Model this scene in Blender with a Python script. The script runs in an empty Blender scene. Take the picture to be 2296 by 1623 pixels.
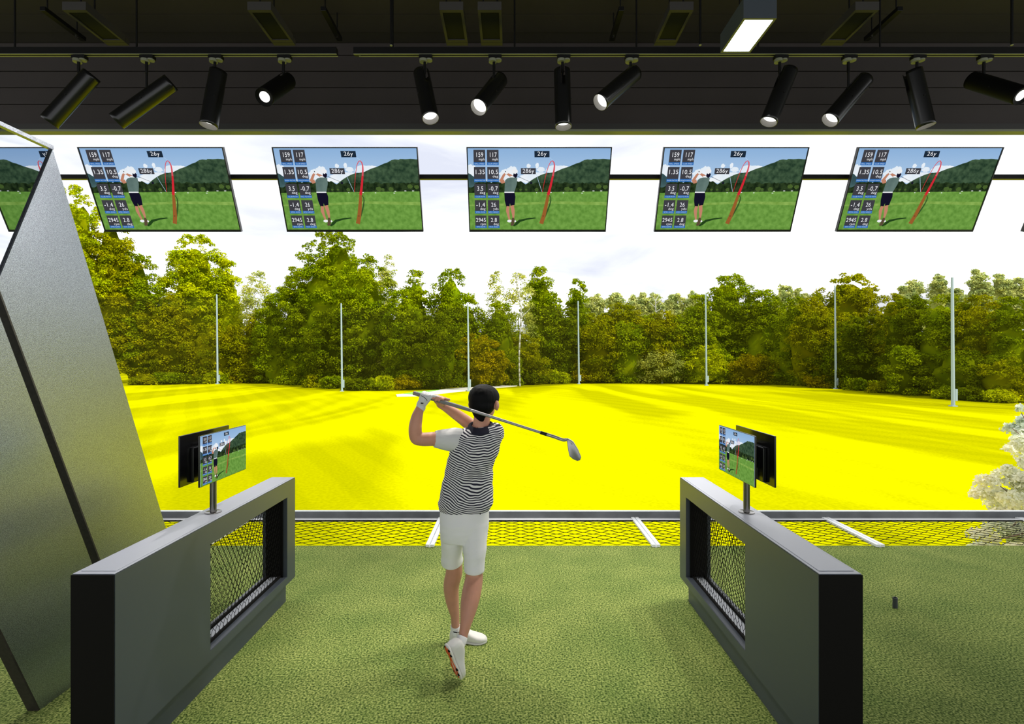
import bpy, bmesh, math, random
import numpy as np
from mathutils import Vector, Matrix, noise
random.seed(7); rng = np.random.default_rng(7)
PI = math.pi
F = 1148.0; CX = 1149.0; CY = 808.0; H = 1.9          # focal length in px of a 2296 px wide frame, eye height 1.9 m
scene = bpy.context.scene
col = scene.collection
GZ = -2.0                                             # the range lies 2 m below the tee deck

def at(px, py, d):
    return Vector(((px-CX)*d/F, d, H-(py-CY)*d/F))
def gdepth(py, z=0.0):
    return (H-z)*F/(py-CY)

# ------------------------------------------------------------------ helpers
def link(o): col.objects.link(o); return o
def tag(o, label=None, cat=None, group=None, kind=None):
    if label: o['label'] = label
    if cat: o['category'] = cat
    if group: o['group'] = group
    if kind: o['kind'] = kind
    return o
def empty(name, loc=(0,0,0), label=None, cat=None, group=None):
    o = bpy.data.objects.new(name, None); o.location = loc; o.empty_display_size = .1
    link(o); bpy.context.view_layer.update() if False else None
    return tag(o, label, cat, group)
def setpar(o, p):
    if p is not None:
        o.parent = p
        L = Vector(p.location)
        q = p.parent
        while q: L = L + Vector(q.location); q = q.parent
        o.location = -L
def mesh_obj(name, verts, faces, mats, parent=None, smooth=False, midx=None):
    me = bpy.data.meshes.new(name)
    me.from_pydata([tuple(v) for v in verts], [], faces)
    if not isinstance(mats, (list, tuple)): mats = [mats]
    for m in mats: me.materials.append(m)
    if midx is not None: me.polygons.foreach_set('material_index', midx)
    if smooth: me.polygons.foreach_set('use_smooth', [True]*len(me.polygons))
    me.update()
    o = bpy.data.objects.new(name, me); link(o); setpar(o, parent)
    return o
class MB:
    """collects shapes in world space, builds ONE mesh object"""
    def __init__(s): s.v = []; s.f = []; s.m = []
    def add(s, v, f, m=0):
        n = len(s.v); s.v += [Vector(a) for a in v]; s.f += [tuple(i+n for i in q) for q in f]; s.m += [m]*len(f)
    def box(s, x0, x1, y0, y1, z0, z1, m=0, M=None):
        v = [Vector((x,y,z)) for z in (z0,z1) for y in (y0,y1) for x in (x0,x1)]
        if M: v = [M @ a for a in v]
        s.add(v, [(0,2,3,1),(4,5,7,6),(0,1,5,4),(2,6,7,3),(0,4,6,2),(1,3,7,5)], m)
    def cyl(s, a, b, r0, r1=None, n=20, m=0, cap=True):
        a = Vector(a); b = Vector(b); r1 = r0 if r1 is None else r1
        d = (b-a).normalized(); u = d.orthogonal().normalized(); w = d.cross(u)
        v = []
        for c, r in ((a, r0), (b, r1)):
            for i in range(n):
                t = 2*PI*i/n; v.append(c+(u*math.cos(t)+w*math.sin(t))*r)
        f = [(i, (i+1)%n, n+(i+1)%n, n+i) for i in range(n)]
        if cap: f += [tuple(range(n))[::-1], tuple(range(n, 2*n))]
        s.add(v, f, m)
    def prism(s, poly, off, m=0):
        """poly: 3D points, off: extrusion vector"""
        n = len(poly); off = Vector(off)
        v = [Vector(p) for p in poly]+[Vector(p)+off for p in poly]
        s.add(v, [tuple(range(n))[::-1], tuple(range(n, 2*n))]+[(i, (i+1)%n, n+(i+1)%n, n+i) for i in range(n)], m)
    def ball(s, c, r, m=0, nu=16, nv=10, sc=(1,1,1)):
        c = Vector(c); v = [c+Vector((0,0,r*sc[2]))]
        for j in range(1, nv):
            p = PI*j/nv
            for i in range(nu):
                t = 2*PI*i/nu
                v.append(c+Vector((r*sc[0]*math.sin(p)*math.cos(t), r*sc[1]*math.sin(p)*math.sin(t), r*sc[2]*math.cos(p))))
        v.append(c-Vector((0,0,r*sc[2]))); f = []
        for i in range(nu): f.append((0, 1+i, 1+(i+1)%nu))
        for j in range(nv-2):
            for i in range(nu):
                a = 1+j*nu+i; b = 1+j*nu+(i+1)%nu; f.append((a, a+nu, b+nu, b))
        e = len(v)-1; k = 1+(nv-2)*nu
        for i in range(nu): f.append((k+(i+1)%nu, k+i, e))
        s.add(v, f, m)
    def loft(s, rings, m=0, cap=True):
        n = len(rings[0]); v = [p for r in rings for p in r]; f = []
        for j in range(len(rings)-1):
            for i in range(n):
                f.append((j*n+i, j*n+(i+1)%n, (j+1)*n+(i+1)%n, (j+1)*n+i))
        if cap: f += [tuple(range(n))[::-1], tuple(range((len(rings)-1)*n, len(rings)*n))]
        s.add(v, f, m)
    def build(s, name, mats, parent=None, smooth=False, bevel=0, angle=None):
        o = mesh_obj(name, s.v, s.f, mats, parent, smooth or angle is not None, s.m)
        bm = bmesh.new(); bm.from_mesh(o.data); bmesh.ops.recalc_face_normals(bm, faces=bm.faces)
        if bevel:
            es = [e for e in bm.edges if len(e.link_faces) == 2 and e.calc_face_angle(0) > .6]
            bmesh.ops.bevel(bm, geom=es, offset=bevel, segments=2, affect='EDGES', profile=.5)
        if angle is not None:
            for e in bm.edges:
                if len(e.link_faces) == 2 and e.calc_face_angle(0) > angle: e.smooth = False
        bm.to_mesh(o.data); bm.free()
        return o
def struct(o): o['kind'] = 'structure'; return o
def copy_tree(o, parent=None):
    c = o.copy(); col.objects.link(c)
    if parent is not None: c.parent = parent
    for ch in o.children: copy_tree(ch, c)
    return c
def catmull(P, n):
    P = [Vector(p) for p in P]; P = [P[0]*2-P[1]]+P+[P[-1]*2-P[-2]]; out = []
    for i in range(1, len(P)-2):
        for k in range(n):
            t = k/n; a, b, c, d = P[i-1:i+3]
            out.append(.5*((2*b)+(c-a)*t+(2*a-5*b+4*c-d)*t*t+(3*b-a-3*c+d)*t**3))
    out.append(P[-2]); return out

# ------------------------------------------------------------------ materials
def srgb(r, g, b):
    f = lambda c: (c/255/12.92) if c/255 <= .04045 else ((c/255+.055)/1.055)**2.4
    return (f(r), f(g), f(b), 1)
def newmat(name):
    m = bpy.data.materials.new(name); m.use_nodes = True; nt = m.node_tree
    return m, nt, nt.nodes['Principled BSDF']
def pmat(name, c, rough=.5, metal=0, spec=.5, nscale=0, namt=.1, bump=0, bscale=200, coat=0):
    m, nt, b = newmat(name)
    c = tuple(c)[:3]+(1,)
    b.inputs['Base Color'].default_value = c; b.inputs['Roughness'].default_value = rough
    b.inputs['Metallic'].default_value = metal; b.inputs['Specular IOR Level'].default_value = spec
    b.inputs['Coat Weight'].default_value = coat
    tc = nt.nodes.new('ShaderNodeTexCoord')
    if nscale:
        n = nt.nodes.new('ShaderNodeTexNoise'); n.inputs['Scale'].default_value = nscale; n.inputs['Detail'].default_value = 4
        r = nt.nodes.new('ShaderNodeValToRGB')
        r.color_ramp.elements[0].position = .3; r.color_ramp.elements[1].position = .7
        r.color_ramp.elements[0].color = tuple(x*(1-namt) for x in c[:3])+(1,)
        r.color_ramp.elements[1].color = tuple(min(1, x*(1+namt)) for x in c[:3])+(1,)
        nt.links.new(tc.outputs['Object'], n.inputs['Vector']); nt.links.new(n.outputs['Fac'], r.inputs[0])
        nt.links.new(r.outputs[0], b.inputs['Base Color'])
    if bump:
        n = nt.nodes.new('ShaderNodeTexNoise'); n.inputs['Scale'].default_value = bscale; n.inputs['Detail'].default_value = 3
        bp = nt.nodes.new('ShaderNodeBump'); bp.inputs['Strength'].default_value = bump; bp.inputs['Distance'].default_value = .002
        nt.links.new(tc.outputs['Object'], n.inputs['Vector']); nt.links.new(n.outputs['Fac'], bp.inputs['Height'])
        nt.links.new(bp.outputs[0], b.inputs['Normal'])
    return m
def emat(name, c, s=1.0):
    m, nt, b = newmat(name); nt.nodes.remove(b)
    e = nt.nodes.new('ShaderNodeEmission'); e.inputs[0].default_value = tuple(c)[:3]+(1,); e.inputs[1].default_value = s
    nt.links.new(e.outputs[0], nt.nodes['Material Output'].inputs[0]); return m
def noise_ramp(nt, scale, stops, detail=4, vec=None, dist=0):
    tc = nt.nodes.new('ShaderNodeTexCoord'); n = nt.nodes.new('ShaderNodeTexNoise')
    n.inputs['Scale'].default_value = scale; n.inputs['Detail'].default_value = detail; n.inputs['Distortion'].default_value = dist
    nt.links.new(vec if vec else tc.outputs['Object'], n.inputs['Vector'])
    r = nt.nodes.new('ShaderNodeValToRGB'); cr = r.color_ramp
    while len(cr.elements) < len(stops): cr.elements.new(.5)
    for e, (p, c) in zip(cr.elements, stops): e.position = p; e.color = tuple(c)[:3]+(1,)
    nt.links.new(n.outputs['Fac'], r.inputs[0]); return r, n
def mixc(nt, a, b, fac, mode='MIX'):
    x = nt.nodes.new('ShaderNodeMix'); x.data_type = 'RGBA'; x.blend_type = mode
    for k, s in ((6, a), (7, b), (0, fac)):
        if isinstance(s, (int, float)): x.inputs[k].default_value = s
        elif isinstance(s, tuple): x.inputs[k].default_value = s
        else: nt.links.new(s, x.inputs[k])
    return x.outputs[2]

M = {}
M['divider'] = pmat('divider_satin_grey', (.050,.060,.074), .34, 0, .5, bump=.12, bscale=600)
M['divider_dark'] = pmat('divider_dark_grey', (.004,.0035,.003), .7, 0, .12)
M['divider_top_sheen'] = pmat('divider_top_sky_sheen', (.43,.45,.52), .33, bump=.12, bscale=600)  # paler than the body: sky reflection painted into the base colour
M['wire'] = pmat('black_wire', (.004,.004,.003), .8, 0, .1)
M['black'] = pmat('black_satin', (.004,.004,.004), .4, 0, .3)
M['tube'] = pmat('black_tube_metal', (.005,.005,.0055), .27, 0, .45)
M['tube_matt'] = pmat('black_tube_matt', (.002,.002,.002), .6, 0, .1)
M['reflector'] = pmat('lamp_reflector_grey', (.16,.15,.135), .5)
M['steel'] = pmat('dark_polished_steel', (.22,.21,.2), .2, 1)
M['bezel'] = pmat('black_bezel', (.006,.006,.006), .3)
M['backp'] = pmat('gloss_black_plastic', (.008,.008,.009), .16)
M['white_metal'] = pmat('white_painted_metal', (.88,.9,.93), .4)
M['concrete'] = pmat('grey_concrete', (.15,.16,.17), .8, nscale=3.5, namt=.28, bump=.3, bscale=40)
M['pole'] = pmat('pale_galvanised_pole', srgb(150,168,180), .5)
M['glow'] = emat('lamp_glow', (1,.98,.94), 1.6)
M['panel_glow'] = emat('panel_lamp_glow', (1,1,1), 9)
M['frame_pale'] = pmat('pale_grey_frame', (.03,.027,.024), .6)
M['grille'] = pmat('dark_grille', (.006,.0065,.006), .7, 0, .2)
M['bark'] = pmat('bark', (.07,.05,.03), .9, nscale=6, namt=.4)
M['birchbark'] = pmat('birch_bark', (.5,.5,.42), .8, nscale=5, namt=.35)
M['skin'] = pmat('skin', (.54,.27,.185), .5, 0, .35, nscale=14, namt=.06)
M['skin'].node_tree.nodes['Principled BSDF'].inputs['Subsurface Weight'].default_value = .12
M['skin'].node_tree.nodes['Principled BSDF'].inputs['Subsurface Radius'].default_value = (.012,.005,.003)
M['hair'] = pmat('black_hair', (.003,.003,.0035), .65, 0, .12, bump=.5, bscale=140)
M['capm'] = pmat('black_cap_cloth', (.008,.008,.01), .85, 0, .2)
M['white_cloth'] = pmat('white_cloth', (.8,.8,.81), .85, 0, .2, bump=.2, bscale=300)
M['sleeve'] = pmat('white_sleeve_cloth', (.62,.62,.62), .9, 0, .2, bump=.2, bscale=300)
M['navy'] = pmat('navy_collar', (.018,.018,.032), .85, 0, .2)
M['leather'] = pmat('white_shoe_leather', (.72,.71,.68), .45)
M['glove'] = pmat('white_glove_leather', (.6,.61,.62), .55)
M['orange'] = pmat('orange_rubber', (.6,.09,.015), .5)
M['club_steel'] = pmat('brushed_club_steel', (.36,.36,.37), .38, .7)
M['grip_rubber'] = pmat('grey_grip_rubber', (.2,.2,.2), .7)
M['eyewhite'] = pmat('eye_white', (.7,.7,.7), .3)
M['lips'] = pmat('lips', (.35,.1,.08), .5)

# turf of the tee deck
def mat_turf():
    m, nt, b = newmat('artificial_turf')
    r1, n1 = noise_ramp(nt, 85, [(.35,(.04,.075,.015)),(.49,(.20,.27,.07)),(.66,(.47,.52,.18))], 6)
    r2, _ = noise_ramp(nt, 2.2, [(.3,(.72,.8,.68)),(.7,(1.12,1.08,1.0))], 3)
    c = mixc(nt, r1.outputs[0], r2.outputs[0], 1.0, 'MULTIPLY'); nt.links.new(c, b.inputs['Base Color'])
    b.inputs['Roughness'].default_value = .95; b.inputs['Specular IOR Level'].default_value = .1
    bp = nt.nodes.new('ShaderNodeBump'); bp.inputs['Strength'].default_value = 1; bp.inputs['Distance'].default_value = .012
    nt.links.new(n1.outputs['Fac'], bp.inputs['Height']); nt.links.new(bp.outputs[0], b.inputs['Normal'])
    return m
M['turf'] = mat_turf()
# mown range: broad mowing stripes and flecks
def mat_field():
    m, nt, b = newmat('mown_range_grass')
    tc = nt.nodes.new('ShaderNodeTexCoord')
    mp = nt.nodes.new('ShaderNodeMapping'); mp.inputs['Rotation'].default_value = (0,0,math.radians(24)); mp.inputs['Scale'].default_value = (.16,.03,1)
    nt.links.new(tc.outputs['Object'], mp.inputs[0])
    r1, _ = noise_ramp(nt, 1.0, [(.42,(.34,.33,.0)),(.58,(.50,.485,.0))], 2, mp.outputs[0], .6)
    w = nt.nodes.new('ShaderNodeTexWave'); w.inputs['Scale'].default_value = .42; w.inputs['Distortion'].default_value = 1.2; w.inputs['Detail'].default_value = 1
    mp2 = nt.nodes.new('ShaderNodeMapping'); mp2.inputs['Rotation'].default_value = (0,0,math.radians(-32)); mp2.inputs['Scale'].default_value = (.35,.35,1)
    nt.links.new(tc.outputs['Object'], mp2.inputs[0]); nt.links.new(mp2.outputs[0], w.inputs[0])
    r3 = nt.nodes.new('ShaderNodeValToRGB'); r3.color_ramp.elements[0].color = (.92,.93,1,1); r3.color_ramp.elements[1].color = (1,1,1,1)
    r3.color_ramp.elements[0].position = .3; r3.color_ramp.elements[1].position = .6
    nt.links.new(w.outputs[0], r3.inputs[0])
    r2, _ = noise_ramp(nt, 9, [(.35,(.86,.88,1)),(.65,(1.05,1.05,1))], 6)
    c = mixc(nt, r1.outputs[0], r3.outputs[0], 1.0, 'MULTIPLY'); c = mixc(nt, c, r2.outputs[0], 1.0, 'MULTIPLY')
    nt.links.new(c, b.inputs['Base Color']); b.inputs['Roughness'].default_value = 1; b.inputs['Specular IOR Level'].default_value = 0
    return m
M['field'] = mat_field()
# siding of the bulkhead and ceiling: dark brown grey boards with shadow-gap grooves (groove = geometry)
M['siding'] = pmat('dark_board_siding', (.028,.021,.019), .7, nscale=1.5, namt=.12, bump=.15, bscale=90)
M['beam'] = pmat('dark_beam', (.03,.028,.026), .6)
M['beam_soffit'] = pmat('header_soffit_metal', (.20,.21,.15), .5)
# brushed grey fins with speckled grain
def mat_fin():
    m, nt, b = newmat('grained_grey_metal_fin')
    r, n = noise_ramp(nt, 260, [(.35,(.21,.23,.28)),(.65,(.46,.50,.60))], 4)
    nt.links.new(r.outputs[0], b.inputs['Base Color']); b.inputs['Metallic'].default_value = .95; b.inputs['Roughness'].default_value = .31
    bp = nt.nodes.new('ShaderNodeBump'); bp.inputs['Strength'].default_value = .3; bp.inputs['Distance'].default_value = .003
    nt.links.new(n.outputs['Fac'], bp.inputs['Height']); nt.links.new(bp.outputs[0], b.inputs['Normal']); return m
M['fin'] = mat_fin()
M['fin_edge'] = pmat('dark_fin_edge', (.02,.016,.013), .6, nscale=60, namt=.4)
M['mirror'] = pmat('mirror_glass', (.72,.74,.78), .01, 1)
def mat_shirt():
    m, nt, b = newmat('navy_and_white_striped_knit')
    tc = nt.nodes.new('ShaderNodeTexCoord'); sx = nt.nodes.new('ShaderNodeSeparateXYZ'); nt.links.new(tc.outputs['Object'], sx.inputs[0])
    def mt(op, a, bb, cc=None):
        x = nt.nodes.new('ShaderNodeMath'); x.operation = op
        for i, s in enumerate([a, bb] if cc is None else [a, bb, cc]):
            if isinstance(s, (int, float)): x.inputs[i].default_value = s
            else: nt.links.new(s, x.inputs[i])
        return x.outputs[0]
    # object origin = golfer root at the feet; sx.x relative to the spine
    dx = mt('ADD', sx.outputs[0], .2); q = mt('MULTIPLY', dx, dx); q = mt('MULTIPLY', q, 1.5)
    n = nt.nodes.new('ShaderNodeTexNoise'); n.inputs['Scale'].default_value = 6; n.inputs['Detail'].default_value = 2
    nt.links.new(tc.outputs['Object'], n.inputs[0]); nn = mt('MULTIPLY', n.outputs['Fac'], .085)
    t = mt('SUBTRACT', sx.outputs[2], q); t = mt('ADD', t, nn)
    t = mt('MULTIPLY', t, 2*PI/.0158); t = mt('SINE', t, 0)
    r = nt.nodes.new('ShaderNodeValToRGB'); r.color_ramp.elements[0].position = .42; r.color_ramp.elements[1].position = .58
    r.color_ramp.elements[0].color = (.022,.022,.04,1); r.color_ramp.elements[1].color = (.74,.73,.73,1)
    t = mt('MULTIPLY_ADD', t, .5, .5); nt.links.new(t, r.inputs[0]); nt.links.new(r.outputs[0], b.inputs['Base Color'])
    b.inputs['Roughness'].default_value = .9; b.inputs['Specular IOR Level'].default_value = .2; return m
M['shirt'] = mat_shirt()
def mat_leaf(name, c, trans=.35, var=.5, rough=.5):
    m, nt, b = newmat(name); c = Vector(c[:3])
    g = nt.nodes.new('ShaderNodeNewGeometry'); r = nt.nodes.new('ShaderNodeValToRGB')
    r.color_ramp.elements[0].color = tuple(c*(1-var))+(1,); r.color_ramp.elements[1].color = (min(1,c.x*(1+var)), min(1,c.y*(1+var*.9)), c.z*(1+var), 1)
    nt.links.new(g.outputs['Random Per Island'], r.inputs[0])
    r2, _ = noise_ramp(nt, .45, [(.38,(.72,.8,.8)),(.62,(1.2,1.12,1))], 3)
    cc = mixc(nt, r.outputs[0], r2.outputs[0], 1.0, 'MULTIPLY')
    nt.nodes.remove(b)
    d = nt.nodes.new('ShaderNodeBsdfDiffuse'); t = nt.nodes.new('ShaderNodeBsdfTranslucent'); mx = nt.nodes.new('ShaderNodeMixShader')
    nt.links.new(cc, d.inputs[0]); nt.links.new(cc, t.inputs[0]); mx.inputs[0].default_value = trans
    nt.links.new(d.outputs[0], mx.inputs[1]); nt.links.new(t.outputs[0], mx.inputs[2])
    nt.links.new(mx.outputs[0], nt.nodes['Material Output'].inputs[0]); return m
LEAF = {'bright': mat_leaf('bright_yellow_green_leaf', (.43,.50,.003)), 'green': mat_leaf('mid_green_leaf', (.255,.335,.003)),
        'dark': mat_leaf('dark_green_leaf', (.155,.205,.002)), 'olive': mat_leaf('olive_leaf', (.32,.335,.002)),
        'rust': mat_leaf('rusty_olive_leaf', (.38,.33,.002)), 'birch': mat_leaf('pale_birch_leaf', (.46,.50,.08)),
        'far': mat_leaf('haze_tinted_far_leaf', (.50,.56,.19)), 'white': mat_leaf('pale_blossom_leaf', (.88,.92,.76), .4, .14)}
def mat_net():
    m, nt, b = newmat('fine_black_range_net'); nt.nodes.remove(b)
    d = nt.nodes.new('ShaderNodeBsdfDiffuse'); d.inputs[0].default_value = (.03,.03,.005,1)
    t = nt.nodes.new('ShaderNodeBsdfTransparent'); mx = nt.nodes.new('ShaderNodeMixShader'); mx.inputs[0].default_value = .26
    nt.links.new(t.outputs[0], mx.inputs[1]); nt.links.new(d.outputs[0], mx.inputs[2]); nt.links.new(mx.outputs[0], nt.nodes['Material Output'].inputs[0]); return m
M['net'] = mat_net()

# ------------------------------------------------------------------ SETTING
mb = MB(); mb.box(-14,14,-5,5.256,-.02,0)
struct(mb.build('floor', M['turf']))
mb = MB(); mb.box(-14,14,-5,5.2,-.3,-.021); struct(mb.build('trim_1', M['concrete']))
# range ground
NX, NY = 60, 60; v = []; f = []
for j in range(NY+1):
    y = 3+ (j/NY)**2*330
    for i in range(NX+1):
        x = (i/NX-.5)*(80+ y*3.2)
        z = GZ + (.10*noise.noise(Vector((x*.05, y*.05, 0))) if y > 12 else 0)*min(1,(y-12)/20)
        if y > 100: z += (y-100)*.012
        v.append((x,y,z))
for j in range(NY):
    for i in range(NX):
        a = j*(NX+1)+i; f.append((a,a+1,a+NX+2,a+NX+1))
g = mesh_obj('range_ground', v, f, M['field'], smooth=True)
tag(g, kind='structure'); g.name = 'floor.001'
# bulkhead wall of horizontal boards, with grooves, and header beam
mb = MB(); yb = 5.5
zs = [1.9+(808-p)*yb/F for p in (280,235,197.5,161,125,97)]
for k in range(len(zs)-1):
    mb.box(-14,14,yb,yb+.06,zs[k]+.010,zs[k+1])
mb.box(-14,14,yb+.02,yb+.07,zs[0],zs[-1]+.4)
w = mb.build('wall_front', M['siding']); struct(w)
mb = MB(); mb.box(-14,14,5.47,5.57,4.40,4.43); struct(mb.build('trim_2', M['beam']))
mb = MB(); mb.box(-14,14,5.44,5.57,4.352,4.399, 0); mb.box(-14,14,5.425,5.506,4.327,4.351,1)
struct(mb.build('trim_3', [M['beam'], M['beam_soffit']]))
# ceiling boards
mb = MB(); zc = zs[-1]; y = yb-.18
mb.box(-14,14,yb-.17,yb+.02,zc+.005,zc+.05)
while y > -5:
    mb.box(-14,14,y-.28,y,zc,zc+.05); y -= .286
mb.box(-14,14,-5,yb+.07,zc+.051,zc+.12)
struct(mb.build('ceiling', M['siding']))

# safety net in front of the deck, its carriers and edge beam
root = empty('safety_net', (0,5.25,0), 'black diamond mesh safety net stretched between turf edge and concrete kerb', 'net')
mb = MB(); r = .0033
pxp, pyp = .197, .108
ny = 8; xs = np.arange(-7.2, 7.21, pxp)
def strand(mb, a, b, r):
    a = Vector(a); b = Vector(b); d = (b-a); L = d.length
    if L < 1e-5: return
    d.normalize(); n = Vector((0,0,1)) if abs(d.z) < .9 else Vector((1,0,0)); u = d.cross(n).normalized(); w = u.cross(d)
    v = [p+u*r*math.cos(t)+w*r*math.sin(t) for p in (a, b) for t in (PI/2, PI/2+2*PI/3, PI/2+4*PI/3)]
    mb.add(v, [(0,1,4,3),(1,2,5,4),(2,0,3,5)])
for x in xs:
    for j in range(ny):
        y0 = 5.245+j*pyp; ym = y0+pyp/2; y1 = y0+pyp
        h = .010
        strand(mb, (x-h,y0,.012),(x+h,y0,.012), r)
        strand(mb, (x+h,y0,.012),(x+pxp/2-h,ym,.012), r); strand(mb, (x-h,y0,.012),(x-pxp/2+h,ym,.012), r)
        strand(mb, (x+pxp/2-h,ym,.012),(x+pxp/2+h,ym,.012), r*1.2)
        strand(mb, (x+pxp/2-h,ym,.012),(x+h,y1,.012), r); strand(mb, (x-pxp/2+h,ym,.012),(x-h,y1,.012), r)
mb.build('mesh', M['wire'], root)
mb = MB(); mb.cyl((-7.3,6.03,.012),(7.3,6.03,.012),.006,n=8); mb.build('border_cord', M['wire'], root)
for i, xb in enumerate((-5.44,-3.14,-.84,1.46,3.74,6.05)):
    mb = MB(); x2 = xb
    for s in (-1, 1): mb.box(xb+s*.024-.019, xb+s*.024+.019, 5.2, 6.14, .004, .03)
    mb.box(xb-.012, xb+.012, 5.2, 6.14, -.02, .012)
    names = ['beyond the far left partition','seen through the mesh of the left partition','beside the golfer\'s shorts','right of the golfer, left of the right partition','just right of the right partition','furthest right, among the pale shrub leaves']
    o = mb.build('net_support_bar', M['white_metal'], None, bevel=.002)
    tag(o, 'white metal bar across the safety net '+names[i], 'bar', 'bars carrying the safety net')
root = empty('edge_kerb', (0,6.12,0), 'long grey concrete kerb with white ledge at the far side of the net', 'kerb')
mb = MB(); mb.box(-9,9,6.12,6.155,-.03,.094); mb.build('kerb', M['concrete'], root, bevel=.004)
mb = MB(); mb.box(-9,9,6.045,6.119,.0,.0165); mb.build('white_ledge', M['white_metal'], root); mb = MB(); mb.box(-9,9,6.117,6.158,.0945,.1); mb.build('white_ledge', M['white_metal'], root)

# ------------------------------------------------------------------ bay dividers
def divider(xi, xo, label):
    """xi inner face (towards golfer), xo outer face"""
    y0, y1, zt, zb = 2.234, 4.092, .966, .171
    oy0, oy1, oz0, oz1 = 2.946, 3.945, .232, .842
    s = 1 if xo > xi else -1
    root = empty('bay_divider', ((xi+xo)/2, (y0+y1)/2, 0), label, 'partition', 'bay dividers')
    xa, xb = min(xi,xo), max(xi,xo)
    bm = bmesh.new()
    # frame body with a window, as one mesh
    ys = [y0, oy0, oy1, y1]; zs_ = [zb, oz0, oz1, zt]; V = {}
    for k, x in enumerate((xa, xb)):
        for i, yy in enumerate(ys):
            for j, zz in enumerate(zs_): V[k,i,j] = bm.verts.new((x,yy,zz))
    for k in (0, 1):
        for i in range(3):
            for j in range(3):
                if (i, j) != (1, 1): bm.faces.new((V[k,i,j],V[k,i+1,j],V[k,i+1,j+1],V[k,i,j+1]))
    for i in range(3):
        for j in (0, 3): bm.faces.new((V[0,i,j],V[0,i+1,j],V[1,i+1,j],V[1,i,j]))
    for j in range(3):
        for i in (0, 3): bm.faces.new((V[0,i,j],V[0,i,j+1],V[1,i,j+1],V[1,i,j]))
    for j in (1, 2): bm.faces.new((V[0,1,j],V[0,2,j],V[1,2,j],V[1,1,j]))
    for i in (1, 2): bm.faces.new((V[0,i,1],V[0,i,2],V[1,i,2],V[1,i,1]))
    bmesh.ops.recalc_face_normals(bm, faces=bm.faces)
    es = [e for e in bm.edges if e.calc_face_angle(0) > .6]
    bmesh.ops.bevel(bm, geom=es, offset=.003, segments=2, affect='EDGES')
    me = bpy.data.meshes.new('body'); bm.to_mesh(me); bm.free(); me.materials.append(M['divider'])
    o = bpy.data.objects.new('body', me); link(o); setpar(o, root)
    mb = MB(); mb.box(xa+.052, xb-.052, y0+.05, y1-.052, 0, zb+.001); mb.build('plinth', M['divider'], root)
    # raised inlay on the top, sky sheen put into its pale colour
    mb = MB(); mb.box(xa+.003, xb-.003, y0+.003, y1-.003, zt+.0001, zt+.002); mb.box(xa+.018, xb-.018, y0+.03, y1-.03, zt+.0021, zt+.004); mb.build('top_inlay', M['divider_top_sheen'], root, bevel=.0015)
    # sheet jamb lining and rails
    mb = MB(); mb.box(xa+.03, xb-.03, oy1-.012, oy1+.001, oz0, oz1); mb.build('jamb_lining', M['divider_dark'], root); mb = MB(); mb.box(xa+.03, xb-.03, oy0-.001, oy0+.012, oz0, oz1)
    mb.build('jamb_lining', M['divider_dark'], root)
    for dx in (-.045, .045):
        xm = (xa+xb)/2+dx
        mb = MB(); mb.box(xm-.006, xm+.006, oy0, oy1, oz0+.0, oz0+.018); mb.build('mesh_rail', M['divider_dark'], root); mb = MB(); mb.box(xm-.006, xm+.006, oy0, oy1, oz1-.018, oz1)
        mb.build('mesh_rail', M['divider_dark'], root)
        mb = MB(); cw, ch = .042, .074; rr = .0017
        ny_ = int((oy1-oy0)/cw); nz_ = int((oz1-oz0)/ch)
        cw = (oy1-oy0)/ny_; ch = (oz1-oz0)/nz_
        for i in range(ny_):
            for j in range(nz_):
                a = oy0+i*cw; b = oz0+j*ch; h = .006
                yc = a+cw/2
                strand(mb, (xm,a,b+ch/2-h),(xm,a,b+ch/2+h), rr)
                strand(mb, (xm,a,b+ch/2+h),(xm,yc,b+ch-h), rr); strand(mb, (xm,a+cw,b+ch/2+h),(xm,yc,b+ch-h), rr)
                strand(mb, (xm,a,b+ch/2-h),(xm,yc,b+h), rr); strand(mb, (xm,a+cw,b+ch/2-h),(xm,yc,b+h), rr)
                strand(mb, (xm,yc,b+ch-h),(xm,yc,b+ch+h if j < nz_-1 else b+ch), rr)
        mb.build('wire_mesh', M['wire'], root)
    mb = MB(); mb.box(xa+.001, xb-.001, y0-.004, y0-.0002, zb+.002, zt-.002); o = mb.build('end_shade_plate', M['divider_dark'], root); o['label'] = 'added end plate, coloured black as in shade'  # thin plate added; near-black colour stands in for the unlit end face
    # pale strip on the sill
    mb = MB(); mb.box((xa+xb)/2-.03, (xa+xb)/2+.03, oy0+.01, oy1-.01, oz0-.001, oz0+.006)
    o = mb.build('sill_strip', pmat('pale_sill', (.3,.32,.36), .4), root)
    return root
divider(-1.736, -1.9255, 'dark grey bay partition left of the golfer, slanting fins behind it')
divider(1.3375, 1.5275, 'dark grey bay partition right of the golfer, open turf behind it')

# ------------------------------------------------------------------ slanted fins and mirror on the left
XF = -2.57; TH = .06
def fin(sh, label, top):
    root = empty('slanted_fin', (XF-.03, 3.6+sh, 0), label, 'fin', 'slanting grey fins behind the left partition')
    poly = [(4.049+sh,0),(2.862+sh,3.079),(2.554+sh,2.285),(3.451+sh,0)]
    mb = MB(); mb.prism([(XF, y, z) for y, z in poly], (-TH+.004,0,0)); mb.build('panel', M['fin'], root)
    e = [(3.451+sh,0),(2.554+sh,2.285)]; n = Vector((0,-.008,-.0035))
    a = Vector((XF+.0005,)+e[0]); b = Vector((XF+.0005,)+e[1])
    mb = MB(); mb.prism([a, b, b+n, a+n], (-TH-.001,0,0)); mb.build('edge_strip', M['fin_edge'], root)
fin(0, 'tall grey grained metal fin ending in a point beside the leftmost screen', True)
fin(-.665, 'grey grained metal fin at the left picture edge, nearest and mostly cut off', False)
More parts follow.
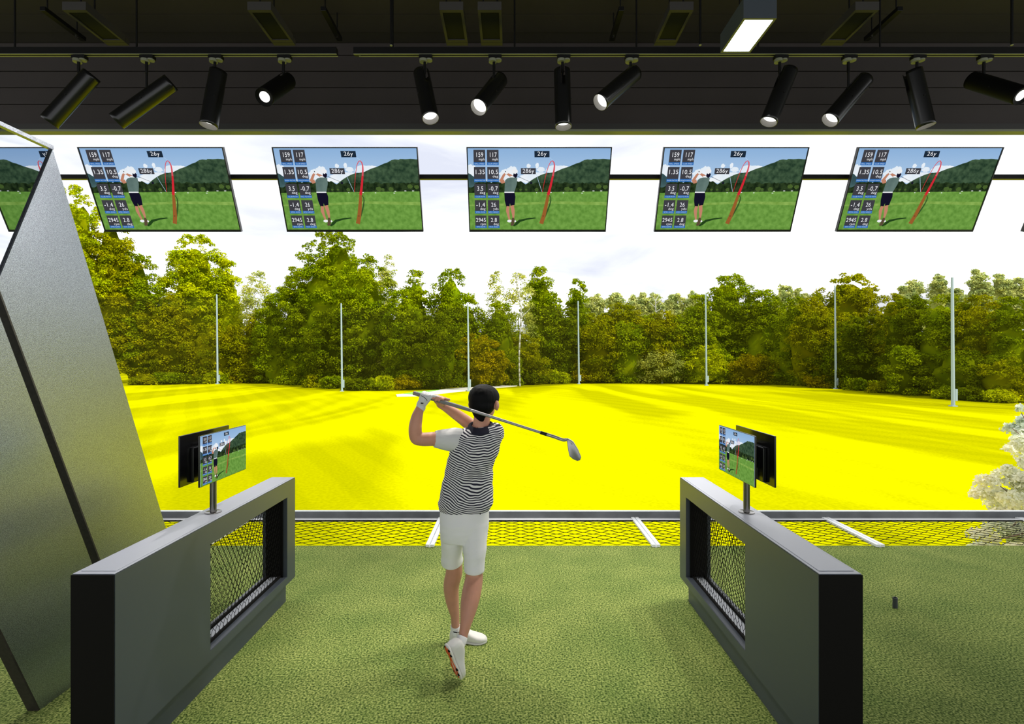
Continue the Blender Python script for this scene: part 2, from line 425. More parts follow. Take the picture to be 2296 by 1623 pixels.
mb = MB(); mb.box(XF-.06, XF+.002, 1.2, 2.866, 3.079, 3.100)
o = mb.build('fin_rail', M['fin']); tag(o, 'thin grey metal top rail running from the fin tip to the upper left', 'rail')
mb = MB(); mb.prism([(XF-.012,2.858,3.079),(XF-.012,2.554,2.29),(XF-.012,2.50,2.26),(XF-.012,2.17,3.079)], (-.01,0,0))
o = mb.build('mirror_pane', M['mirror']); tag(o, 'reflective triangular glass pane under the top rail, mirroring a screen', 'mirror')

# ------------------------------------------------------------------ screen picture (a flat picture, built as the flat object it is)
SC = {}
def scol(name, rgb, rgb2=None, scale=8, grad=None):
    m, nt, b = newmat('screen_'+name); nt.nodes.remove(b)
    e = nt.nodes.new('ShaderNodeEmission'); e.inputs[0].default_value = srgb(*rgb); e.inputs[1].default_value = .555
    nt.links.new(e.outputs[0], nt.nodes['Material Output'].inputs[0])
    if rgb2:
        if grad:
            tc = nt.nodes.new('ShaderNodeTexCoord'); sx = nt.nodes.new('ShaderNodeSeparateXYZ'); nt.links.new(tc.outputs['Object'], sx.inputs[0])
            mr = nt.nodes.new('ShaderNodeMapRange'); mr.inputs[1].default_value = grad[0]; mr.inputs[2].default_value = grad[1]
            nt.links.new(sx.outputs[2], mr.inputs[0])
            c = mixc(nt, srgb(*rgb), srgb(*rgb2), mr.outputs[0]); nt.links.new(c, e.inputs[0])
        else:
            r, _ = noise_ramp(nt, scale, [(.36, srgb(*rgb)), (.64, srgb(*rgb2))], 6); nt.links.new(r.outputs[0], e.inputs[0])
    SC[name] = m; return m
scol('sky', (190,215,238), (92,146,202), grad=(-.08,.5)); scol('cloud', (240,245,250), (214,228,240), 7)
scol('mount', (34,56,40), (68,92,66), 26); scol('mount2', (52,78,82), (70,98,100), 20); scol('trees', (18,32,16), (48,66,36), 30)
scol('grass', (92,138,54), (116,162,72), 30); scol('grass2', (112,152,62), (140,176,86), 20); scol('tile', (62,62,68)); scol('blue', (44,106,178))
scol('dark', (28,42,58)); scol('text', (238,240,244)); scol('text2', (190,215,240)); scol('red', (205,40,52)); scol('red2', (214,84,96)); scol('rust', (150,92,44))
scol('skin', (190,130,104)); scol('shirt', (104,126,120), (80,102,98), 9); scol('navy', (20,18,38)); scol('shade', (34,66,26)); scol('sole', (90,74,56)); scol('white', (236,238,240)); scol('tracer', (52,84,40)); scol('bush', (72,96,44))
SN = list(SC.keys()); SI = {n: i for i, n in enumerate(SN)}
SW, SH = 1.0, .567
def P2(x, y):
    """pixel of the enlarged centre screen -> local picture plane (x right, z up, centre 0)"""
    t = (y-75)/1245; L = 48+34*t; W = 2186-125*t
    return ((x-L)/W-.5)*SW, (.5-t)*SH
def make_display():
    V = []; Fc = []; MI = []
    lay = [0]
    def poly(pts, m, raw=False):
        lay[0] += 1; y = -.00004*lay[0]
        n = len(V)
        for p in pts:
            u, w = p if raw else P2(*p); V.append((min(max(u,-SW/2),SW/2), y, min(max(w,-SH/2),SH/2)))
        Fc.append(tuple(range(n, n+len(pts)))); MI.append(SI[m])
    def blob(cx, cy, rx, ry, m, seed=0, n=22, rough=.18):
        rd = random.Random(seed)
        poly([(cx+rx*(1+rd.uniform(-rough,rough))*math.cos(2*PI*i/n), cy+ry*(1+rd.uniform(-rough,rough))*math.sin(2*PI*i/n)) for i in range(n)], m)
    def ribbon(pts, ws, m):
        pts = [Vector((p[0],p[1])) for p in pts]; Lf = []; Rt = []
        for i, p in enumerate(pts):
            d = (pts[min(i+1,len(pts)-1)]-pts[max(i-1,0)]).normalized(); nrm = Vector((-d.y, d.x)); w = ws[i]/2
            Lf.append(p+nrm*w); Rt.append(p-nrm*w)
        lay[0] += 1; y = -.00004*lay[0]
        for i in range(len(pts)-1):
            n = len(V)
            for q in (Lf[i], Lf[i+1], Rt[i+1], Rt[i]):
                u, w = P2(q.x, q.y); V.append((u, y, w))
            Fc.append((n,n+1,n+2,n+3)); MI.append(SI[m])
    def text(s, cx, cy, h, m, align='CENTER', width=None):
        cu = bpy.data.curves.new('t', 'FONT'); cu.body = s; cu.align_x = align; cu.align_y = 'CENTER'; cu.resolution_u = 3
        cu.size = 1; cu.space_character = 1.08
        ob = bpy.data.objects.new('t', cu); col.objects.link(ob)
        dg = bpy.context.evaluated_depsgraph_get(); me = bpy.data.meshes.new_from_object(ob.evaluated_get(dg))
        xsz = [v.co.x for v in me.vertices]; wd = max(xsz)-min(xsz)
        lay[0] += 1; y = -.00004*lay[0]; n = len(V); u0, w0 = P2(cx, cy); k = h/1245*SH/.7
        kx = k*.82
        if width: kx = (width/2180)*SW/wd
        for v in me.vertices: V.append((u0+v.co.x*kx, y, w0+v.co.y*k))
        for p in me.polygons: Fc.append(tuple(i+n for i in p.vertices)); MI.append(SI[m])
        bpy.data.objects.remove(ob); bpy.data.curves.remove(cu); bpy.data.meshes.remove(me)
    poly([(-.5*SW,-.5*SH),(.5*SW,-.5*SH),(.5*SW,.5*SH),(-.5*SW,.5*SH)], 'sky', raw=True)
    for i, (x, y, a, b) in enumerate([(110,400,75,85),(640,450,110,75),(720,400,80,60),(980,335,32,30),(1110,330,26,42),(1165,390,60,36),(1100,480,230,50),(960,540,190,45),(1400,375,150,52),(1330,400,95,40),(1520,350,70,20),(640,520,120,50)]):
        blob(x, y, a, b, 'cloud', i)
    poly([(50,442),(90,455),(140,495),(200,545),(330,560),(420,590),(420,740),(50,740)], 'mount2')
    mt = [(960,590),(1030,540),(1090,505),(1160,470),(1240,442),(1300,436),(1380,424),(1440,398),(1500,372),(1580,350),(1640,325),(1700,300),(1760,282),(1830,246),(1880,238),(1940,243),(1960,230),(2040,235),(2120,228),(2190,236),(2235,238)]
    poly(mt+[(2215,740),(960,740)], 'mount')
    rd = random.Random(5); tr = []
    x = 50
    while x < 2230:
        base = 650 if x < 160 else (575 if x < 900 else (600 if x < 1150 else 590)) - (30 if x > 1500 else 0)*0
        tr.append((x, base+rd.uniform(-16,12))); x += rd.uniform(14,34)
    tr = [(52,650)]+tr[1:]+[(2222,570)]
    poly(tr+[(2205,745),(62,745)], 'trees')
    for i, (x, y, r_) in enumerate([(1570,680,42),(1630,690,25),(1755,685,38),(1100,690,30),(855,690,20),(940,690,18),(2050,640,40),(2150,650,36)]): blob(x, y, r_, r_*.85, 'bush', 40+i)
    poly([(50,738),(2230,716),(2230,1330),(20,1330)], 'grass')
    poly([(50,938),(700,940),(1300,905),(2190,935),(2190,880),(1300,870),(700,900),(50,925)], 'grass2')
    for x, y, w in ((1815,714,26),(1970,709,30),(2088,709,30),(1510,738,20),(1796,742,26),(1320,733,20),(1100,735,14)): poly([(x-w/2,y-5),(x+w/2,y-5),(x+w/2,y+5),(x-w/2,y+5)], 'white')
    # dark ball tracer shadow, red flight arc, leader lines
    ribbon([(1200,735),(1250,745),(1290,768),(1316,810),(1316,860),(1298,930),(1268,1010),(1235,1090),(1200,1180)], [4,7,10,14,17,20,22,22,12], 'tracer')
    ribbon([(1168,1225),(1205,1110),(1235,980),(1262,850),(1276,770)], [62,58,54,46,42], 'rust')
    ribbon([(1276,770),(1296,700),(1322,600),(1350,480)], [42,38,34,28], 'red')
    ribbon([(1350,480),(1368,390),(1374,330),(1366,282),(1345,258),(1318,272),(1290,318),(1262,400)], [28,24,20,17,14,12,10,9], 'red2')
    ribbon([(1262,400),(1240,480),(1215,590),(1196,690),(1190,728)], [9,8,7,6,6], 'red')
    ribbon([(1298,207),(1345,248)], [4,4], 'text2'); ribbon([(1095,455),(1182,722)], [5,5], 'text2')
    poly([(1186,1098),(1214,1098),(1210,1106),(1190,1106)], 'navy')
    # the pictured player
    poly([(735,1262),(775,1205),(830,1160),(960,1135),(1080,1124),(1086,1140),(960,1160),(850,1195),(810,1235),(760,1268)], 'shade')
    ribbon([(790,480),(1000,572)], [5,5], 'navy'); blob(1018,588,18,16,'navy',3)
    ribbon([(610,560),(568,572),(552,560),(600,470),(622,445)], [52,54,46,36,28], 'skin')
    ribbon([(640,445),(690,470),(735,500)], [26,38,46], 'skin')
    poly([(620,545),(655,518),(700,505),(770,500),(804,512),(800,600),(775,680),(757,730),(608,730),(612,640)], 'shirt')
    poly([(700,505),(700,480),(745,480),(770,505)], 'white')
    blob(776,468,34,42,'navy',9); blob(766,412,46,38,'white',10); blob(640,430,30,24,'white',11); blob(625,418,8,8,'navy',12)
    poly([(607,722),(758,722),(758,738),(607,738)], 'white')
    poly([(605,738),(764,738),(776,800),(762,930),(700,940),(692,900),(684,945),(634,952),(612,860)], 'navy')
    ribbon([(664,945),(655,1020),(668,1090),(684,1165)], [46,50,36,22], 'skin'); ribbon([(722,935),(738,1020),(742,1080),(744,1130)], [58,52,38,26], 'skin')
    blob(685,1182,36,22,'white',13,rough=.08); blob(765,1185,20,16,'white',14,rough=.08); poly([(722,1130),(752,1128),(764,1160),(752,1240),(722,1262),(696,1250),(712,1190)], 'sole')
    # tiles with the readings
    rows = [(98,323,280),(350,573,528),(600,818,778),(850,1060,1020),(1092,1295,1256)]
    data = [(('159','mph','BALL SPEED'),('117','mph','CLUB SPEED')),(('1.35','','SMASH FACTOR'),('10.5','deg','LAUNCH ANGLE')),
            (('3.5','deg','CLUB PATH'),('-0.7','deg','FACE TO PATH')),(('-1.4','deg','SPIN AXIS'),('26','yds','APEX HEIGHT')),(('2945','rpm','SPIN RATE'),('2.8','deg','FACE ANGLE'))]
    for k, (a, b, c) in enumerate(rows):
        t = (a-75)/1245
        for q in (0, 1):
            t0 = (137, 342)[q]+26*t*(1 if q == 0 else .7); t1 = (315, 520)[q]+(20 if q == 0 else 10)*t
            poly([(t0,a),(t1,a),(t1+3,b),(t0+3,b)], 'tile'); poly([(t0+3,c),(t1+3,c),(t1+3,b),(t0+3,b)], 'blue')
            n_, u_, l_ = data[k][q]; mid = (t0+t1)/2+2
            text(n_, mid, a+76, 66, 'text', width=None if len(n_) < 4 else (t1-t0)*(.9 if n_ == '2945' else .78))
            if u_: text(u_, mid+34, a+138, 38, 'text', width=(t1-t0)*.48)
            text(l_, mid, (c+b)/2, 20, 'text2', width=(t1-t0)*(.82 if len(l_) < 11 else .93))
    poly([(1067,115),(1298,115),(1298,207),(1069,207)], 'dark'); text('26y', 1182, 158, 60, 'text', width=138)
    poly([(860,366),(1088,366),(1088,455),(862,455)], 'tile'); text('286y', 974, 410, 60, 'text', width=176)
    me = bpy.data.meshes.new('display'); me.from_pydata(V, [], Fc)
    for n in SN: me.materials.append(SC[n])
    me.polygons.foreach_set('material_index', MI); me.update(); return me
DISP = make_display()
bpy.context.view_layer.update()

def make_tv():
    W = 1.716; Hh = .985
    root = empty('television', (0,0,0))
    d = bpy.data.objects.new('display', DISP); link(d); d.parent = root
    k = (W-.024)/SW; d.scale = (k, 1, (Hh-.038)/SH); d.location = (0, -.001, .007)
    mb = MB(); W2 = W/2; H2 = Hh/2
    mb.box(-W2, W2, 0, .028, -H2, H2)
    mb.box(-W2, W2, -.014, -.0001, H2-.012, H2); mb.box(-W2, W2, -.014, -.0001, -H2, -H2+.026)
    mb.box(-W2, -W2+.012, -.014, -.0001, -H2+.026, H2-.012); mb.box(W2-.012, W2, -.014, -.0001, -H2+.026, H2-.012)
    mb.build('frame', M['bezel'], root)
    mb = MB(); mb.box(-.45,.45,.0281,.055,-.3,.2); mb.build('back_cover', M['bezel'], root, bevel=.005)
    mb = MB(); mb.box(-.16,.16,.0551,.075,-.05,.25); mb.box(-.05,.05,.0751,.135,.1,.2); mb.build('wall_bracket', M['black'], root)
    return root
tv = make_tv(); tilt = math.atan2(.41, .888)
tvl = ['tilted screen with golf picture, leftmost full one, beside the tip of the fin','tilted screen with golf picture, second from the left, above the large round tree',
       'tilted screen with golf picture, in the middle above and right of the golfer','tilted screen with golf picture, second from the right','tilted screen with golf picture, furthest to the right']
TVP = [(337.5+436.7*i) for i in range(5)]
tops = [(174,501),(609.5,936.5),(1046,1372),(1487.5,1814.5),(1923,2250.5)]
for i in range(5):
    t = tv if i == 0 else copy_tree(tv)
    cx = (sum(tops[i])/2-CX)*6.04/F
    mid = (Vector((cx, 6.04, H+478*6.04/F))+Vector((cx, 6.45, H+289*6.45/F)))/2
    t.location = mid; t.rotation_euler = (tilt, 0, 0)
    # top leans towards the viewer, the picture faces down to the bay
    t.name = 'television' if i == 0 else 'television.%03d' % i
    tag(t, tvl[i], 'screen', 'row of hanging screens')
t = copy_tree(tv); t.location = Vector(((2687-CX)*6.04/F-.012, tv.location.y, tv.location.z)); t.rotation_euler = (tilt,0,0)
t.location.x = (2290-CX)*6.45/F+.858+.012
tag(t, 'screen cut off by the right picture edge, only its frame corner showing', 'screen', 'row of hanging screens')
root = empty('screen_rail', (0,6.42,4.15), 'long black horizontal rail behind the row of screens', 'rail')
mb = MB(); zr = 1.9+411*6.3/F; mb.box(-9.5,9.5,6.28,6.33,zr-.028,zr+.028); mb.build('rail', M['black'], root, bevel=.004)
mb = MB(); mb.box(-9.5,9.5,6.275,6.28,zr+.006,zr+.010); mb.build('groove_strip', M['bezel'], root)
for x in (-9.4, 9.4):
    mb = MB(); mb.box(x-.05,x+.05,6.334,6.43,GZ-.1,4.9); mb.build('post', M['black'], root)

# ------------------------------------------------------------------ divider monitors
def monitor_stand(xc, s, label):
    """s=+1: the picture facing +x is the one seen (left divider)"""
    root = empty('monitor_stand', (xc,3.135,.969), label, 'monitor stand', 'twin monitors on the partitions')
    mb = MB(); mb.cyl((xc,3.135,.969),(xc,3.135,.975),.046,n=40); mb.build('base_plate', M['steel'], root, bevel=.001, angle=.5)
    mb = MB(); mb.cyl((xc,3.135,.975),(xc,3.135,1.33),.019,n=32); mb.build('post', M['steel'], root, angle=.5)
    mb = MB(); mb.box(xc-.028,xc+.028,3.135-.03,3.135+.03,1.25,1.40); mb.build('head_block', M['black'], root, bevel=.003)
    for side in (1, -1):
        xs_ = xc+side*.056
        pan = MB(); pan.box(xs_-.005 if side > 0 else xs_-.005, xs_+.005, 2.90, 3.403, 1.178, 1.471)
        p = pan.build('monitor', M['backp'], root, bevel=.0015)
        hb = MB(); a = xs_-side*.0051; b = xs_-side*.026
        hb.box(min(a,b), max(a,b), 2.99, 3.31, 1.186, 1.39); h_ = hb.build('housing', M['backp'], p, bevel=.005)
        h_.location = (0,0,0); h_.location = -(Vector(root.location)+Vector(p.location)) if False else (0,0,0)
        d = bpy.data.objects.new('display', DISP); link(d); d.parent = p
        d.scale = (.497,1,.287/SH); d.rotation_euler = (0,0,side*PI/2)
        d.location = (xs_+side*.0054, 3.1515, 1.3245)
    return root
monitor_stand(-1.832, 1, 'pair of monitors back to back on a steel post, on the left partition')
monitor_stand(1.4335, -1, 'pair of monitors back to back on a steel post, on the right partition')

# ------------------------------------------------------------------ track and spotlights
DT = 4.6
def zt(py, d=DT): return H+(808-py)*d/F
def track(x0, x1, label):
    root = empty('lighting_track', ((x0+x1)/2, DT, zt(105)), label, 'lighting track', 'lighting tracks')
    mb = MB(); z1 = zt(105); z0 = zt(119.5)
    mb.box(x0, x1, DT+.0, DT+.05, z0, z1)
    mb.build('channel', M['black'], root, bevel=.001)
    mb = MB(); mb.box(x0, x1, DT+.003, DT+.015, z0-.004, z0-.0002); mb.box(x0+.04, x1, DT+.035, DT+.047, z0-.004, z0-.0002)
    mb.build('rail_lip', M['beam_soffit'], root)
    mb = MB(); mb.box(x0+.06, x1, DT+.015, DT+.035, z0-.003, z0-.0002); mb.build('slot', M['tube_matt'], root)
    n = int((x1-x0)/1.1)
    for i in range(n):
        x = x0+.35+i*1.1
        if x > x1-.1: continue
        mb = MB(); mb.cyl((x,DT+.025,z1),(x,DT+.025,zc),.008,n=8); mb.build('hanger', M['black'], root)
track((-60-CX)*DT/F, (754-CX)*DT/F, 'black lighting track along the ceiling at the left, carrying four spotlights')
track((792-CX)*DT/F, (2400-CX)*DT/F, 'long black lighting track from the middle to the right, carrying eight spotlights')
spots = [  # rod px, top centre, bottom centre, way (+1 tube bottom nearer the viewer), label
 (176,(206,168),(110,274),-1,'leftmost black spotlight, wide tube aimed away down to the left'),
 (328,(384,184.5),(261,272),-1,'second spotlight from the left, long tube aimed away and to the left, no glow seen'),
 (482,(489.6,161),(467.6,283),1,'third spotlight from the left, tube hanging almost straight with glowing end'),
 (635,(644.6,181),(592,218),1,'fourth spotlight from the left, matt black tube with a round white glow facing us'),
 (953,(945,164),(965.7,266),1,'first spotlight of the middle group, tube leaning down to the right'),
 (1107,(1120.5,179),(1072.5,241),1,'second spotlight of the middle group, short tube aimed at us and to the left'),
 (1261,(1260,159),(1263.4,285),1,'third spotlight of the middle group, tube pointing straight down'),
 (1414,(1423,163.6),(1345,230),1,'fourth spotlight of the middle group, tube tilted far left with a bright streak'),
 (1748,(1769.7,158),(1723,274),1,'first spotlight right of the lit ceiling panel, steep tube aimed down left'),
 (1902,(1939,178),(1860,270),1,'second spotlight right of the lit panel, tube slanting down to the left with white sheen'),
 (2056,(2046.4,160),(2076,284),1,'second spotlight from the right, tube leaning down to the right'),
 (2208,(2179,179.6),(2292,215),1,'rightmost spotlight, matt black tube lying almost flat, cut by the picture edge')]
LT = .52; RT = .074
def solve_axis(rod, T, B, way):
    t = (rod-T[0])/(B[0]-T[0]) if abs(B[0]-T[0]) > 25 else .36
    t = min(max(t, .12), .5)
    best = None
    for k in range(-60, 61):
        dl = k*.0085
        if way > 0 and dl < 0: continue
        if way < 0 and dl > .12: continue
        a = at(T[0], T[1], DT+.025+dl*t); b = at(B[0], B[1], DT+.025-dl*(1-t))
        e = abs((b-a).length-LT)
        if best is None or e < best[0]: best = (e, a, b, t)
    return best[1:]
for i, (rod, T, B, way, lab) in enumerate(spots):
    a, b, t = solve_axis(rod, T, B, way)
    d = (b-a).normalized(); piv = a.lerp(b, t); L = (b-a).length
    xr = piv.x; ztop = zt(121)
    root = empty('spotlight', (xr, DT+.025, ztop), lab, 'spotlight', 'track spotlights')
    mb = MB(); mb.box(xr-.05, xr+.07, DT+.0, DT+.05, ztop-.035, ztop-.004); mb.build('adapter', M['black'], root, bevel=.002)
    mb = MB(); mb.cyl((xr+.04,DT+.025,ztop-.048),(xr+.04,DT+.025,ztop-.0352),.028,n=24); mb.cyl((xr-.012,DT+.025,ztop-.06),(xr-.012,DT+.025,ztop-.0352),.035,n=24)
    mb.build('locking_knob', M['beam_soffit'], root, angle=.5)
    mb = MB(); mb.cyl((xr,DT+.025,ztop-.0601),(xr,DT+.025,ztop-.16),.0125,n=14); mb.cyl((xr,DT+.025,ztop-.16),(xr,piv.y,piv.z),.0095,n=14)
    mb.build('rod', M['black'], root, angle=.5)
    up = Vector((0,0,1)); u = (up-d*up.dot(d))
    if u.length < .12: u = Vector((0,-1,0))-d*Vector((0,-1,0)).dot(d)
    u.normalize(); w = d.cross(u)
    NS, NR = 48, 20; V = []; Fc = []
    for j in range(NR+1):
        c = a+d*(L*j/NR)
        for k in range(NS):
            th = 2*PI*k/NS; V.append(c+(u*math.cos(th)+w*math.sin(th))*RT)
    slot = int(NR*max(t-.02, .1)) if t > .15 else 3
    slot = max(slot, 5)
    for j in range(NR):
        for k in range(NS):
            th = 2*PI*(k+.5)/NS; dd = min(th, 2*PI-th)
            if j < slot and (dd < .30 or (abs(th-PI) < .30 and d.z < -.85)): continue
            Fc.append((j*NS+k, j*NS+(k+1)%NS, (j+1)*NS+(k+1)%NS, (j+1)*NS+k))
    matt = i in (3, 11)
    tb = mesh_obj('lamp_tube', V, Fc, M['tube_matt'] if matt else M['tube'], root, True)
    md = tb.modifiers.new('wall', 'SOLIDIFY'); md.thickness = .003; md.offset = -1
    # diaphragm closing the tube below the slot, the reflector cone and the glowing lens
    mb = MB(); c = a+d*(L*slot/NR+.01); mb.cyl(c, c+d*.006, RT-.0035, n=40); mb.build('inner_plate', M['tube_matt'], root)
    N = 48; depth = .012 if matt else .05; rr = (.043 if matt else .062)
    V = []; Fc = []
    for (dist, r_) in ((.001, RT-.0034), (depth, rr)):
        c = b-d*dist
        for k in range(N):
            th = 2*PI*k/N; V.append(c+(u*math.cos(th)+w*math.sin(th))*r_)
    Fc = [(k, (k+1)%N, N+(k+1)%N, N+k) for k in range(N)]
    mesh_obj('reflector', V, Fc, M['tube_matt'] if matt else M['reflector'], root, True)
    mb = MB(); mb.cyl(b-d*(depth+.004), b-d*(depth+.0005), rr, n=40); mb.build('lens', M['glow'], root)
    for s in (-1, 1):
        mb = MB(); p = a+d*(L*.5)+w*s*RT; mb.cyl(p-w*s*.001, p+w*s*.006, .008, n=14)
        mb.build('side_screw', M['black'], root)
    ld = bpy.data.lights.new('lamp_beam', 'SPOT'); ld.energy = 110; ld.spot_size = math.radians(64); ld.spot_blend = .7; ld.shadow_soft_size = .05; ld.color = (1,.95,.86)
    lo = bpy.data.objects.new('lamp_beam', ld); link(lo); lo.parent = root
    lo.location = (b+d*.002)-Vector(root.location); lo.rotation_euler = d.to_track_quat('-Z', 'Y').to_euler()

# lit ceiling panel (long linear fitting that runs back over the bay)
zp = 4.40; dp = (zp-H)*F/(808-118.5)
x0 = (1615-CX)*dp/F; x1 = (1682-CX)*dp/F
root = empty('panel_light', ((x0+x1)/2, dp-.21, zp), 'glowing white rectangular ceiling light at the top, right of centre', 'ceiling light')
mb = MB(); y0 = dp-.42; e = .018
mb.box(x0, x0+e, y0, dp, zp, zp+.14); mb.box(x1-e, x1, y0, dp, zp, zp+.14); mb.box(x0+e, x1-e, dp-e, dp, zp, zp+.14); mb.box(x0+e, x1-e, y0, y0+e, zp, zp+.14)
mb.box(x0, x1, y0, dp, zp+.1401, zp+.15)
mb.build('housing', M['divider'], root)
mb = MB(); mb.box(x0+e, x1-e, y0+e, dp-e, zp+.004, zp+.008); mb.build('diffuser', M['panel_glow'], root)
for yy in (y0+.08, dp-.08):
    mb = MB(); mb.cyl(((x0+x1)/2, yy, zp+.15), ((x0+x1)/2, yy, zc), .006, n=8); mb.build('hanger', M['black'], root)

# unlit framed fittings, channels and tubes above the track
fit = [(268,'leftmost, above the second spotlight'),(640,'left of the track gap'),(1026,'left one of the middle pair'),(1103,'right one of the middle pair'),(1489,'left of the lit panel'),(1862,'rightmost, right of the lit panel')]
zf = 4.85; df = 4.81
for i, (px, where) in enumerate(fit):
    xx = (px-CX)*df/F; w2 = .1
    root = empty('ceiling_fitting', (xx, df-.7, zf), 'unlit ceiling fitting with pale frame and dark grille, '+where, 'ceiling fitting', 'unlit framed ceiling fittings')
    mb = MB(); a, b = df-.5, df-.06
    mb.box(xx-w2, xx-w2+.022, a, b, zf, zf+.07); mb.box(xx+w2-.022, xx+w2, a, b, zf, zf+.07); mb.box(xx-w2+.022, xx+w2-.022, b-.035, b, zf, zf+.07); mb.box(xx-w2+.022, xx+w2-.022, a, a+.035, zf, zf+.07)
    mb.box(xx-w2, xx+w2, b+.004, b+.05, zf, zf+.05)
    mb.build('frame', M['frame_pale'], root)
    mb = MB(); mb.box(xx-w2+.022, xx+w2-.022, a+.035, b-.035, zf+.008, zf+.06); mb.build('grille', M['grille'], root)
    for s in (-1, 1):
        mb = MB(); mb.cyl((xx+s*.06, b-.3, zf+.07), (xx+s*.06, b-.3, zc), .007, n=8); mb.build('hanger', M['black'], root)
for i, (px, where) in enumerate([(188,'above the leftmost spotlight'),(762,'over the gap between the tracks'),(1372,'above the middle spotlights'),(1942,'above the right spotlights')]):
    d_ = 5.1; z_ = H+(808-93)*d_/F; xx = (px-CX)*d_/F
    root = empty('ceiling_bracket', (xx, d_-.6, z_), 'black bolted steel channel under the ceiling boards '+where, 'bracket', 'black ceiling channels')
    mb = MB(); mb.box(xx-.025, xx+.025, d_-.45, d_, z_, z_+.04); mb.build('channel', M['black'], root, bevel=.003)
    mb = MB(); mb.cyl((xx,d_-.08,z_-.008),(xx,d_-.08,z_-.0001),.014,n=6); mb.build('bolt', M['steel'], root)
    mb = MB(); mb.cyl((xx,d_-.08,z_+.04),(xx,d_-.08,zc),.006,n=8); mb.build('hanger', M['black'], root)
    mb = MB(); mb.cyl((xx,d_-.4,z_+.04),(xx,d_-.4,zc),.006,n=8); mb.build('hanger', M['black'], root)
for i, (px, py, where) in enumerate([(877,101,'just right of the track gap'),(1570,100,'left of the lit panel'),(2269,100,'at the upper right corner')]):
    d_ = 4.3; xx = (px-CX)*d_/F; z_ = H+(808-py)*d_/F
    root = empty('hanging_tube', (xx, d_, z_), 'short black tube hanging from the ceiling '+where, 'tube', 'black hanging ceiling tubes')
    mb = MB(); mb.cyl((xx,d_,z_),(xx,d_,zc),.010,n=16); mb.build('tube', M['black'], root, angle=.5)
    mb = MB(); mb.cyl((xx,d_,z_-.006),(xx,d_,z_-.0002),.011,n=16); mb.build('end_cap', M['beam_soffit'], root, angle=.5)

# rubber tee
mb = MB(); bt = at(2007,1362,gdepth(1362)); N = 24; rings = []
for (r_, z_) in ((.017,0),(.017,.078),(.0125,.078),(.0125,.03)):
    rings.append([Vector((bt.x+r_*math.cos(2*PI*k/N), bt.y+r_*math.sin(2*PI*k/N), z_)) for k in range(N)])
mb.loft(rings); o = mb.build('rubber_tee', pmat('grey_rubber', (.035,.04,.045), .55), angle=.6)
tag(o, 'small grey rubber tee standing on the turf right of the right partition', 'tee')


# ------------------------------------------------------------------ RANGE: poles, nets, trees
poles = [(487,660,861,'leftmost pole of the range net'),(766,680,878,'second pole from the left, before the large round tree'),(1050,680,877,'pole standing just above the golfer\'s head'),
         (1297,675,861,'fourth pole from the left, right of the golfer'),(1583,660,864,'third pole from the right'),(1873,640,872,'second pole from the right, before the broad dark tree'),(2136,622,912,'rightmost and nearest pole, tallest in view')]
PB = []
for px, ty, by, lab in poles:
    d = gdepth(by, GZ); b = at(px+1, by, d); b.z = GZ-.1; t = at(px-1, ty, d); r = .145*d/80*1.05 if px < 2000 else .14
    root = empty('net_pole', (b.x, b.y, GZ), 'pale grey steel '+lab, 'pole', 'poles around the range')
    mb = MB(); mb.cyl(b, t, r, r*.72, n=12); mb.build('post', M['pole'], root, angle=.6)
    mb = MB(); mb.box(b.x+r*.8, b.x+r*2.2, b.y-.1, b.y+.1, GZ+.5, GZ+1.5); mb.box(b.x-r*1.6, b.x+r*1.6, b.y-r*1.5, b.y+r*1.5, GZ-.1, GZ+.12); mb.build('anchor', M['pole'], root)
    PB.append((b, t))
ext = [ (Vector((-75,66,GZ)), Vector((-75,66,11))) ] + PB + [(Vector((52,30,GZ)), Vector((52,30,7.5)))]
for i in range(len(ext)-1):
    (a, at_), (b, bt_) = ext[i], ext[i+1]
    mb = MB(); N = 16; V = []; Fc = []
    for k in range(N+1):
        t = k/N; p = a.lerp(b, t); q = at_.lerp(bt_, t); q.z -= .35+ .9*4*t*(1-t)*.3
        if 0 < i < len(ext)-2 or True: p.y += .25; q.y += .25
        V += [p+Vector((0,0,.1)), q]
    Fc = [(2*k, 2*k+2, 2*k+3, 2*k+1) for k in range(N)]
    o = mesh_obj('range_net', V, Fc, M['net'])
    where = ['left of the leftmost pole','between the first and second poles from the left','between the second and third poles from the left','between the third and fourth poles from the left','between the fourth and fifth poles','between the fifth and sixth poles','between the two rightmost poles','right of the rightmost pole'][i]
    tag(o, 'fine dark perimeter net hanging '+where+', trees behind', 'net', 'perimeter nets of the range')

